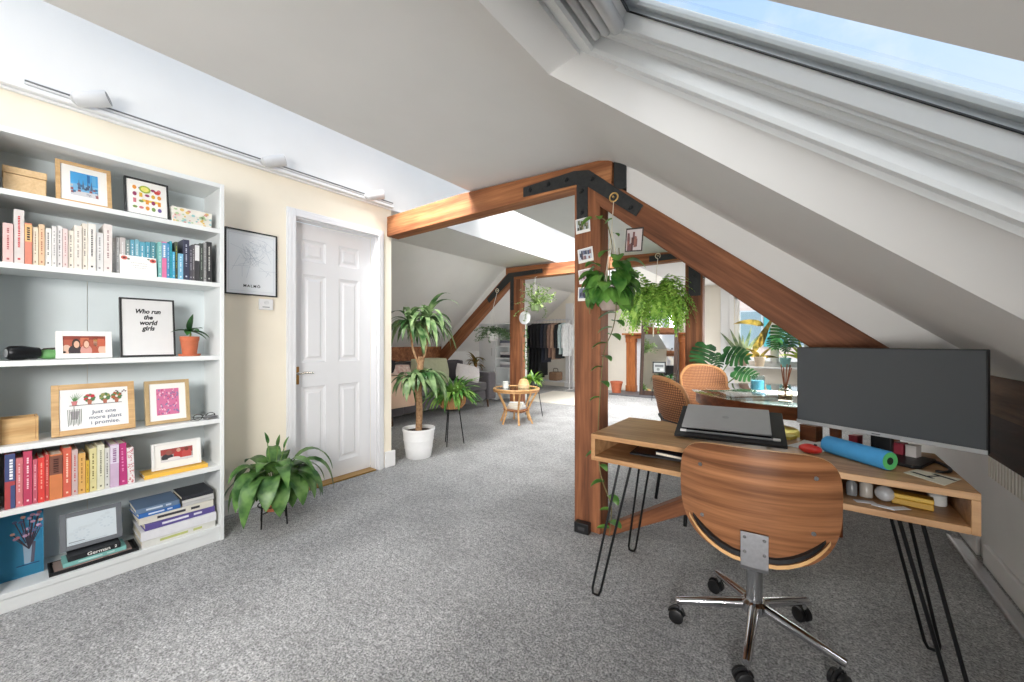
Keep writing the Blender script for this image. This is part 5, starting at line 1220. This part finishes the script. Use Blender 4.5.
# rattan coffee table
ct = thing('coffee_table', 'round rattan coffee table with glass top and lower shelf', 'coffee table', (-3.2,4.36,0))
CAN = mat((216,172,118), .45, c2=(186,136,84), scale=30)
def circ(r_, z, n=40): return [(r_*math.cos(2*math.pi*k/n), r_*math.sin(2*math.pi*k/n), z) for k in range(n)]
b = MB(); b.tube(circ(.31,.47), .016, 10, closed=True); b.tube(circ(.31,.445), .01, 8, closed=True); b.build('top_ring', CAN, ct)
b = MB(); b.lathe([(0,.472),(.298,.472),(.298,.479),(0,.479)], 48); b.build('glass_top', glass((.93,.96,.95), 1.5), ct)
b = MB(); b.tube(circ(.17,.19), .012, 8, closed=True); b.lathe([(0,.186),(.165,.186),(.165,.194),(0,.194)], 30); b.build('lower_shelf', RAT, ct)
for k in range(6):
    a = R(15+60*k); b = MB(); b.tube(smoothpts([(.31*math.cos(a),.31*math.sin(a),.455),(.24*math.cos(a),.24*math.sin(a),.33),(.175*math.cos(a),.175*math.sin(a),.19),(.2*math.cos(a),.2*math.sin(a),.09),(.235*math.cos(a),.235*math.sin(a),.002)],4), .0135, 8); b.build('leg', CAN, ct)
zz = .1945
for i, (c_, w, lab) in enumerate((((206,206,210),.11,'lowest white magazine in the pile on the coffee table shelf'),((236,236,238),.105,'second white magazine from the bottom on coffee table shelf'),((222,220,222),.1,'pale magazine third from bottom on the coffee table shelf'),((240,238,238),.095,'topmost white magazine on the coffee table shelf'))):
    flatbook(lab, -3.2-w, -3.2+w, 4.36-w*.8, 4.36+w*.8, zz, .02, c_, R(10*i), None, 'magazines under the coffee table', 'magazine', 'magazine'); zz += .0212
t = thing('candle_glass', 'white candle glass on the left of the coffee table', 'candle', (-3.32,4.27,.4796)); b = MB(); b.lathe([(0,.0005),(.04,.0005),(.044,.09),(.04,.09),(.037,.01),(0,.01)], 22); b.build('glass', mat((222,226,222), .2), t); b = MB(); b.lathe([(0,.0105),(.0365,.0105),(.039,.06),(0,.06)], 20); b.build('wax', mat((240,236,226), .5), t)
t = thing('wooden_dome', 'small pale wooden dome shaped ornament on the coffee table', 'ornament', (-3.14,4.45,.4796)); b = MB(); b.lathe([(0,.0005),(.075,.0005),(.078,.01),(.078,.05)], 26); b.build('base', BEECH, t); b = MB(); b.lathe([(.079,.051),(.075,.056),(.055,.11),(.025,.125),(0,.128)], 26); b.build('dome', mat((212,170,118), .5, var=.1), t)
# plant on a small black stand by the far post
t = thing('trailing_plant', 'leafy plant on a black wire stool beside the far post', 'plant', (-3.27,4.85,0))
b = MB()
for k in range(3): a = R(40+120*k); b.tube([(.09*math.cos(a),.09*math.sin(a),.44),(.16*math.cos(a),.16*math.sin(a),.002)], .006, 6)
b.lathe([(0,.435),(.13,.435),(.13,.445),(0,.445)], 24); b.build('stool', BLACKM, t)
b = MB(); b.lathe([(0,.446),(.07,.446),(.085,.54),(.078,.54),(.075,.52),(0,.52)], 20); b.build('pot', mat((70,74,70), .5), t)
b = MB(); r4 = random.Random(6)
for k in range(60): a = r4.uniform(0,6.28); b.leaf((.04*math.cos(a),.04*math.sin(a),.53), U(a, r4.uniform(.0,1.4)), r4.uniform(.10,.2), .05, r4.uniform(1,2.6), 'oval', n=5)
b.build('foliage', leafmat((60,110,40),(140,176,70), 12), t, smooth=60)
# white disc lamp hanging by the far post with a trailing vine
t = thing('wall_disc', 'round white disc hanging beside the far wooden post', 'disc', (-3.44,4.905,1.485))
b = MB(); b.tube([(0,.012,0),(0,.008,0),(0,-.008,0),(0,-.012,0)], [.093,.1,.1,.093], 36); b.build('face', mat((232,234,236), .4, var=.01), t); b = MB(); b.tube([(0,.0,.1),(0,.0,.3)], .003, 6); b.tube([(0,.03,.3),(0,-.005,.3)], .005, 6); b.build('cord', PAPER, t)
t = thing('hanging_vine', 'dark thin vine hanging down below the white disc by the far post', 'plant', (-3.40,4.86,1.36))
b = MB(); s_ = MB(); r4 = random.Random(9); s_.tube(smoothpts([(0,.03,.02),(.02,0,-.15),(-.01,.0,-.4),(.02,0,-.66)]), .004, 5)
for k in range(46): z = -.66*r4.random(); a = r4.uniform(0,6.28); b.leaf((.01,0,z), U(a,.1), r4.uniform(.05,.056), .04, 1.2, 'oval', n=4)
s_.build('stem', STEM, t); b.build('foliage', PLD, t)
# airy plant hanging from the collar beam
t = thing('hanging_plant', 'airy small leaved plant hanging under the far collar beam', 'plant', (-3.22,4.86,1.72))
b = MB(); b.tube([(0,.05,.378),(0,.0,.36),(0,0,.05)], .003, 6); b.build('hanger_cord', PAPER, t)
b = MB(); b.lathe([(0,-.14),(.06,-.14),(.08,-.04),(.074,-.04),(.07,-.06),(0,-.06)], 20); b.build('pot', mat((120,140,96), .6), t)
b = MB(); s_ = MB(); r4 = random.Random(14)
for k in range(34):
    a = r4.uniform(0,6.28); d = U(a, r4.uniform(-.2,1.3)); p = Vector((0,0,-.06)); pts = [p.copy()]
    for j in range(7):
        p = p + d*.05; d = (d + Vector((r4.uniform(-.4,.4),r4.uniform(-.4,.4),r4.uniform(-.3,.25)))).normalized(); p.z = min(p.z,.33); pts.append(p.copy())
        for q in range(2): b.leaf(p, U(r4.uniform(0,6.28), r4.uniform(-.5,.8)), r4.uniform(.04,.056), r4.uniform(.02,.042), .8, 'oval', n=4)
    s_.tube(pts, .0022, 4)
s_.build('stems', STEM, t); b.build('foliage', leafmat((96,140,60),(190,210,140), 20), t, smooth=60)
# white hanging pot on the left far rafter
t = thing('hanging_pot', 'grey green plant in white pot hanging from the far left rafter', 'plant', (-4.03,4.85,1.15))
ring_hook(t, .03, .072, .8, mat((226,214,190), .5)); b = MB(); b.tube([(.03,.07,.77),(0,0,.5)], .0035, 6)
for k in range(3): a = R(20+120*k); b.tube([(0,0,.5),(.085*math.cos(a),.085*math.sin(a),.14)], .0025, 6)
b.build('hanger_cord', PAPER, t)
b = MB(); b.lathe([(0,-.02),(.06,-.02),(.085,.02),(.09,.14),(.083,.14),(.08,.11),(0,.11)], 24); b.build('pot', WPOT, t)
b = MB(); s_ = MB(); r4 = random.Random(19)
for k in range(40):
    a = r4.choice((r4.uniform(2.4,4),r4.uniform(-.7,.7),r4.uniform(0,6.28))); d = U(a, r4.uniform(.1,.9)); p = Vector((0,0,.13)); pts = [p.copy()]
    for j in range(6):
        p = p + d*.055; d = (d + Vector((r4.uniform(-.2,.2),r4.uniform(-.3,.3),-.3))).normalized(); pts.append(p.copy())
        for q in range(2): b.leaf(p, U(r4.uniform(0,6.28), r4.uniform(-.4,.6)), r4.uniform(.04,.07), .03, .8, 'oval', n=4)
    s_.tube(pts, .0022, 4)
s_.build('stems', STEM, t); b.build('foliage', PLG, t, smooth=60)
# little sprig on top of the far collar beam
t = thing('beam_plant', 'tiny sprig of plant standing on top of the far collar beam', 'plant', (-2.45,4.92,2.30)); t.location.z = 2.268
b = MB(); b.lathe([(0,.0005),(.03,.0005),(.035,.04),(0,.04)], 14); b.build('pot', WPOT, t); b = MB(); r4 = random.Random(3)
for k in range(14): b.leaf((0,0,.04+.14*r4.random()), U(r4.uniform(0,6.28), .4), .06, .035, .8, 'oval', n=4)
b.tube([(0,0,.03),(0.01,0,.2)], .003, 5); b.build('foliage', PLG, t)

# ------------------------------------------------------------------ far end
# open wardrobe unit under the eaves
wu = thing('wardrobe_unit', 'white wardrobe with open shelves behind the sofa under the roof', 'wardrobe', (-4.62,5.80,0))
for x in (-.42,-.045,.40): b = MB(); b.bx(x,x+.02,-.12,.25,.02,1.46); b.build('side_panel', SHELF, wu, bevel=.002)
for z in (.3,.62,.80,1.02,1.22,1.44): b = MB(); b.bx(-.0245,.3995,-.11,.24,z,z+.02); b.build('shelf', SHELF, wu, bevel=.002)
b = MB(); b.bx(-.42,.42,.251,.258,0.02,1.46); b.build('back_panel', SHELF, wu); b = MB(); b.bx(-.399,-.046,-.115,.245,1.44,1.46); b.bx(-.399,-.046,-.115,.245,.02,.04); b.build('end_board', SHELF, wu)
b = MB(); b.bx(-.42,-.05,-.145,-.123,.03,1.45); d_ = b.build('door', mat((226,228,230), .4, var=.01), wu, bevel=.002); b = MB(); b.tube([(-.09,-.165,.85),(-.09,-.165,1.0)], .006, 8); b.build('handle', STEEL, d_)
fz = {.8:((70,70,78),(210,206,206)), 1.02:((222,222,226),(120,124,140)), 1.22:((190,196,200),(90,90,96)), .62:((160,160,166),(230,230,232))}
for z, cs in fz.items():
    for i, c_ in enumerate(cs):
        t = thing('folded_clothes', ['dark ','pale ','light grey ','mid grey '][list(fz).index(z)] + ['lower','upper'][i] + ' folded clothes on the wardrobe shelf at %s level' % {.62:'seat',.8:'table',1.02:'chest',1.22:'top'}[z], 'clothes', (-4.42,5.80,z+.0205+i*.052), R(3*i), 'folded clothes in the wardrobe')
        b = MB(); b.bx(-.15,.15,-.1,.1,.0005,.024); b.build('bottom_fold', mat(c_, .9), t, bevel=.01, seg=3); b = MB(); b.bx(-.147,.147,-.1,.1,.0245,.05); b.build('top_fold', mat(c_, .9), t, bevel=.01, seg=3)
# clothes rail and clothes
RX0, RX1, RY, RZ = -5.38, -4.30, 7.9, 1.62
rk = thing('clothes_rail', 'white free standing clothes rail at the far end full of coats', 'clothes rail', ((RX0+RX1)/2,RY,0)); w = (RX1-RX0)/2
WM = mat((226,226,228), .35, metal=.3)
b = MB(); b.tube([(-w-.04,0,RZ),(w+.04,0,RZ)], .014, 10); b.build('top_rail', WM, rk)
for s in (-1,1):
    b = MB(); b.tube([(s*w,0,.02),(s*w,0,RZ)], .013, 10); b.build('upright', WM, rk); b = MB(); b.tube([(s*w,-.22,.016),(s*w,.22,.016)], .013, 10); b.build('foot', WM, rk)
for y in (-.12,.12): b = MB(); b.tube([(-w,y,.2),(w,y,.2)], .011, 8); b.build('lower_rail', WM, rk)
def garment(lab, x, L, c_, wd=.44, dp=.075, sleeve=True, cat='coat', name='coat'):
    t = thing(name, lab, cat, (x,RY,0), 0, 'clothes on the far rail'); top = RZ-.07; m = mat(c_, .9, var=.12, scale=16, bump=.15)
    b = MB(); n = 20; vs = []; secs = [(0,.05,.03),(.02,.09,.04),(.05,.19,.05),(.09,.21,dp*.62),(.3,.195,dp*.6),(.6,.2,dp*.66),(1,.215,dp*.75)]
    for i, (f, hw, hd) in enumerate(secs):
        z = top - f*L if f > .1 else top - f
        for k in range(n): a = 2*math.pi*k/n; vs.append((hd*math.sin(a)*(1+.14*math.sin(5*a+f*3)), hw*wd/.44*math.cos(a), z))
    fs = [tuple(range(n)), tuple(reversed(range((len(secs)-1)*n, len(secs)*n)))]
    for i in range(len(secs)-1):
        for k in range(n): k2 = (k+1)%n; fs.append((i*n+k, (i+1)*n+k, (i+1)*n+k2, i*n+k2))
    b.add(vs, fs); bd = b.build('body', m, t, smooth=60)
    if sleeve:
        for s in (-1,1): q = MB(); q.tube([(0,s*.17*wd/.44,top-.06),(.005,s*.215*wd/.44,top-.2),(.01,s*.23*wd/.44,top-.4),(.005,s*.225*wd/.44,top-min(.58,L*.85))], [.04,.045,.04,.034], 10); q.build('sleeve', m, t)
    q = MB(); q.tube(smoothpts([(0,0,top-.01),(0,0,RZ-.02),(0,.018,RZ+.006),(0,0.004,RZ+.0185),(0,-.016,RZ+.006)],4), .003, 6); q.tube([(0,-.17,top-.06),(0,0,top-.004),(0,.17,top-.06)], .006, 6); q.build('hanger', STEEL, t); return t
for i, (lab, L, c_, dp) in enumerate((('long black coat, leftmost on the clothes rail',1.28,(26,26,30),.056),('second black coat from left on the clothes rail',1.22,(34,33,37),.056),('third long black coat on the clothes rail',1.3,(24,24,28),.056),('black dress coat in the middle left of the clothes rail',1.24,(30,30,34),.056),
  ('dark navy jacket, fifth from left on the clothes rail',.92,(44,48,62),.056),('charcoal jacket right of the navy jacket',.86,(62,60,64),.056),('dusty brown jacket on the clothes rail',.80,(140,112,100),.056),('tan jacket right of the dusty brown jacket',.84,(170,140,120),.056),('black short jacket near the right end of the clothes rail',.82,(34,36,38),.05),('pale blue shirt near the right end of the clothes rail',.72,(190,208,210),.05),('white shirt at the right end of the clothes rail',.76,(226,230,232),.05))):
    garment(lab, RX0+.09+i*.094, L, c_, dp=dp)
t = thing('brown_bag', 'brown bag resting on the lower bars of the clothes rail', 'bag', (-4.66,7.9,.212)); b = MB(); b.bx(-.11,.11,-.14,.14,.0005,.2); b.build('bag_body', mat((120,92,70), .7, var=.1), t, bevel=.03, seg=3); b = MB(); b.tube(smoothpts([(-.06,0,.19),(-.05,0,.27),(.05,0,.27),(.06,0,.19)]), .008, 8); b.build('handle', mat((90,66,48), .6), t)
t = thing('red_ornament', 'small red round ornament hanging on the gable wall above the clothes', 'ornament', (-4.37,8.49,1.78)); b = MB(); b.tube([(0,-.03,0),(0,0,0)], .06, 20); b.build('disc', mat((176,80,70), .5), t); b = MB(); b.tube([(0,-.045,0),(0,-.03,0)], .02, 12); b.build('knob', mat((110,60,50), .4), t)
# rug
b = MB(); b.bx(-.62,.62,-.78,.78,.0005,.014); t = b.build('rug', mat((232,226,214), .95, var=.06, scale=40, bump=.4), None, bevel=.004, loc=(-3.86,6.85,0), rot=(0,0,R(4))); tag(t, 'cream rug on the carpet before the clothes rail', 'rug')
# fireplace surround and standing mirror
OR_ = wood((196,120,66),(150,82,42),'z',.45,10,10,.1,c3=(212,140,84)); 
fp = thing('fireplace_surround', 'orange brown wooden fireplace surround on the far gable wall', 'fireplace', (-2.5,8.49,0))
for x in (-.64,.46): b = MB(); b.bx(x,x+.2,-.14,0,.03,1.18); b.bx(x-.012,x+.212,-.155,0,.03,.16); b.bx(x-.01,x+.21,-.155,0,1.1,1.18); b.build('pilaster', OR_, fp, bevel=.006)
b = MB(); b.bx(-.66,.68,-.14,0,1.181,1.26); b.build('frieze', OR_, fp, bevel=.004); b = MB(); b.bx(-.72,.74,-.19,0,1.261,1.30); b.build('mantel_shelf', OR_, fp, bevel=.006)
b = MB(); b.bx(-.44,.46,-.03,0,.03,1.18); b.build('infill_panel', mat((226,228,232), .5), fp); b = MB(); b.bx(-.8,.8,-.7,-.005,.0006,.028); b.build('hearth', mat((92,92,96), .5, var=.1), fp, bevel=.003)
DKW = wood((84,62,52),(52,38,32),'z',.5,12,12,.2)
mi = thing('floor_mirror', 'tall dark wood framed mirror leaning before the fireplace surround', 'mirror', (-2.36,7.98,.0296), (R(-7),0,R(4)))
w, h_ = .36, 1.72
for s in (-1,1): b = MB(); b.bx(s*w-.07 if s > 0 else -w,s*w if s > 0 else -w+.07,0,.035,0,h_); b.build('frame_side', DKW, mi, bevel=.004)
b = MB(); b.bx(-w+.07,w-.07,0,.035,0,.09); b.build('frame_rail', DKW, mi, bevel=.004); b = MB(); b.bx(-w+.07,w-.07,0,.035,h_-.08,h_); b.build('frame_rail', DKW, mi, bevel=.004)
b = MB(); b.bx(-w+.07,w-.07,.012,.018,.09,h_-.08); b.build('mirror_glass', mat((232,234,236), .02, metal=1, var=.005), mi, smooth=0)
t = thing('framed_sign', 'small black framed picture on a metal easel before the mirror', 'picture', (-2.2,7.55,0), R(10))
b = MB(); b.bx(-.12,.12,0,.02,.52,.74); b.build('frame', FBLK, t, bevel=.003); art(t, 'picture', [('r',-.5,0,.5,1,(170,176,176)),('r',-.4,.55,.4,.8,(96,100,104)),('e',-.1,.3,.14,.16,(120,126,126)),('r',.1,.15,.4,.4,(206,208,208))], -.001, .19, .17, 0, .545)
for s in (-1,1): b = MB(); b.tube([(s*.08,.01,.52),(s*.13,-.03,.002)], .006, 6); b.build('leg', BLACKM, t)
b = MB(); b.tube([(0,.015,.52),(0,.12,.002)], .006, 6); b.build('leg', BLACKM, t)
t = thing('small_plant', 'little bushy plant in terracotta pot before the far mirror', 'plant', (-1.98,7.5,0)); b = MB(); b.lathe([(0,.001),(.06,.001),(.08,.14),(.075,.14),(.07,.12),(0,.12)], 18); b.build('pot', TERRA, t); b = MB(); r4 = random.Random(1)
b.tube([(0,0,.12),(0,0,.4)], .008, 6, 0)
for k in range(50): b.leaf((0,0,.3+.2*r4.random()), U(r4.uniform(0,6.28), r4.uniform(-.2,1.2)), r4.uniform(.08,.14), .04, 1.4, 'oval', n=4)
b.build('foliage', PLD, t)
t = thing('terracotta_pot', 'terracotta pot on the hearth at left of the far fireplace', 'pot', (-3.22,8.0,.0286)); b = MB(); b.lathe([(0,.001),(.09,.001),(.12,.2),(.13,.2),(.13,.24),(.115,.24),(.11,.2),(0,.18)], 22); b.build('pot_body', TERRA, t); b = MB(); b.lathe([(0,.21),(.112,.206)], 16); b.build('soil', SOIL, t)
t = thing('wall_switch', 'small dark square fitting on the right face of far post', 'switch', (-.951,4.985,1.93)); b = MB(); b.bx(.0,.02,-.03,.03,-.07,.07); b.build('plate', mat((120,114,110), .4), t, bevel=.003); b = MB(); b.bx(.0202,.026,-.012,.012,-.02,.02); b.build('rocker', mat((90,86,84), .4), t)

# ------------------------------------------------------------------ building across the street
fb = thing('street_building', 'pale rendered building with turquoise shutters seen through the gable window', 'building', (0,19,-6))
b = MB(); b.bx(-9,9,0,3,0,14); b.build('facade', mat((232,214,206), .9, var=.04, scale=2), fb)
b = MB(); b.bx(-9,9,-.12,0,9.2,9.5); b.bx(-9,9,-.12,0,6.2,6.45); b.build('string_course', mat((226,224,220), .8), fb)
for x in (-5.2,-3.5,-1.8,-.1,1.6,3.3):
    for z in (4.2,6.9,9.8):
        b = MB(); b.bx(x-.42,x+.42,-.06,-.01,z,z+1.5); wd = b.build('window', mat((214,226,230), .2), fb); q = MB(); q.bx(x-.36,x+.36,-.075,-.062,z+.06,z+1.44); q.build('pane', mat((150,176,186), .15), wd)
        for s in (-1,1): q = MB(); q.bx(x+s*.62-.17,x+s*.62+.17,-.1,-.02,z,z+1.5); q.build('shutter', mat((84,176,182), .6, var=.05), fb)
# ------------------------------------------------------------------ camera, sky, lights
cam = bpy.data.cameras.new('camera'); co = bpy.data.objects.new('camera', cam); COL.objects.link(co)
cam.sensor_width = 36; cam.lens = 36*390/1024; cam.clip_start = .02
co.location = (0,0,1.13); co.rotation_euler = (R(90),0,math.atan2(.6007,.7995)); SC.camera = co
W = bpy.data.worlds.new('sky'); SC.world = W; W.use_nodes = True; nt = W.node_tree
bg = nt.nodes['Background']; tc = N(nt,'ShaderNodeTexCoord'); sp = N(nt,'ShaderNodeSeparateXYZ')
nt.links.new(tc.outputs['Generated'], sp.inputs[0])
cr = N(nt,'ShaderNodeValToRGB'); e = cr.color_ramp.elements
e[0].position = .0; e[0].color = (.86,.88,.90,1); e[1].position = .95; e[1].color = (.50,.66,.90,1)
x = e.new(.28); x.color = (.72,.84,.97,1); x = e.new(.6); x.color = (.46,.68,.96,1)
nt.links.new(sp.outputs['Z'], cr.inputs[0])
nz = N(nt,'ShaderNodeTexNoise'); nz.inputs['Scale'].default_value = 3.2; nz.inputs['Detail'].default_value = 6; nz.inputs['Roughness'].default_value = .6
nt.links.new(tc.outputs['Generated'], nz.inputs['Vector'])
c2 = N(nt,'ShaderNodeMapRange'); c2.inputs[1].default_value = .5; c2.inputs[2].default_value = .78; nt.links.new(nz.outputs['Fac'], c2.inputs[0])
mx = N(nt,'ShaderNodeMix', data_type='RGBA'); mx.inputs['B'].default_value = (.9,.93,.96,1)
nt.links.new(c2.outputs[0], mx.inputs['Factor']); nt.links.new(cr.outputs[0], mx.inputs['A']); nt.links.new(mx.outputs['Result'], bg.inputs[0])
bg.inputs[1].default_value = 1.2
def area(name, loc, rot, sx, sy, e, c=(1,1,1)):
    l = bpy.data.lights.new(name,'AREA'); l.shape = 'RECTANGLE'; l.size = sx; l.size_y = sy; l.energy = e; l.color = c
    o = bpy.data.objects.new(name,l); COL.objects.link(o); o.location = loc; o.rotation_euler = rot; return o
def aim(name, loc, d, sx, sy, e, spread=180, c=(1,.98,.955)):
    o = area(name, loc, Vector(d).to_track_quat('-Z','Y').to_euler(), sx, sy, e, c); o.data.spread = R(spread); return o
aim('rooflight_daylight_near', (-2.3,.9,3.15), (-.02,.75,-.72), .5, .5, 16, 55)
aim('rooflight_daylight_middle', (-2.47,3.4,3.15), (0,.7,-.75), .7, .9, 40, 75)
aim('rooflight_daylight_far', (-2.47,6.2,3.15), (0,.1,-1), .7, 2.0, 34, 100)
aim('side_fill', (.1,3.6,1.36), (-.66,.2,-.72), 1.0, 1.0, 46, 150)  # added fill for the dining corner, no opening in the slope here
aim('far_side_fill', (-.1,6.6,1.52), (-.72,-.1,-.5), 1.2, 1.0, 42, 160)  # added fill to brighten the far room, slope is closed here
aim('gable_window_daylight', (-.5,8.35,1.35), (-.25,-1,-.05), .9, 1.1, 26, 170)
aim('rear_well_fill', (-2.1,-.9,3.1), (.66,.42,-.64), .4, .7, 90, 80)  # added fill from behind, brightens desk, chair and right wall
aim('rear_left_fill', (-.65,-1.0,1.5), (-.8,.55,-.18), .9, .6, 27, 120)  # added unseen fill behind the camera, aimed at bookcase and left wall
aim('rear_side_fill', (.40,-1.3,.80), (-.45,.9,.0), .7, .5, 20, 75)  # added unseen low fill behind the camera, no window there
sl = bpy.data.lights.new('sun','SUN'); sl.energy = 2.0; sl.angle = R(40); sl.color = (1,.97,.92)
so = bpy.data.objects.new('sun', sl); COL.objects.link(so); so.rotation_euler = Vector((.04,.70,-.70)).to_track_quat('-Z','Y').to_euler()
SC.view_settings.view_transform = 'Standard'; SC.view_settings.look = 'None'
SC.view_settings.exposure = 0; SC.view_settings.gamma = 1; SC.view_settings.use_curve_mapping = False
SC.cycles.use_denoising = True
SC.cycles.max_bounces = 10; SC.cycles.diffuse_bounces = 5; SC.cycles.transparent_max_bounces = 16
SC.cycles.sample_clamp_indirect = 6
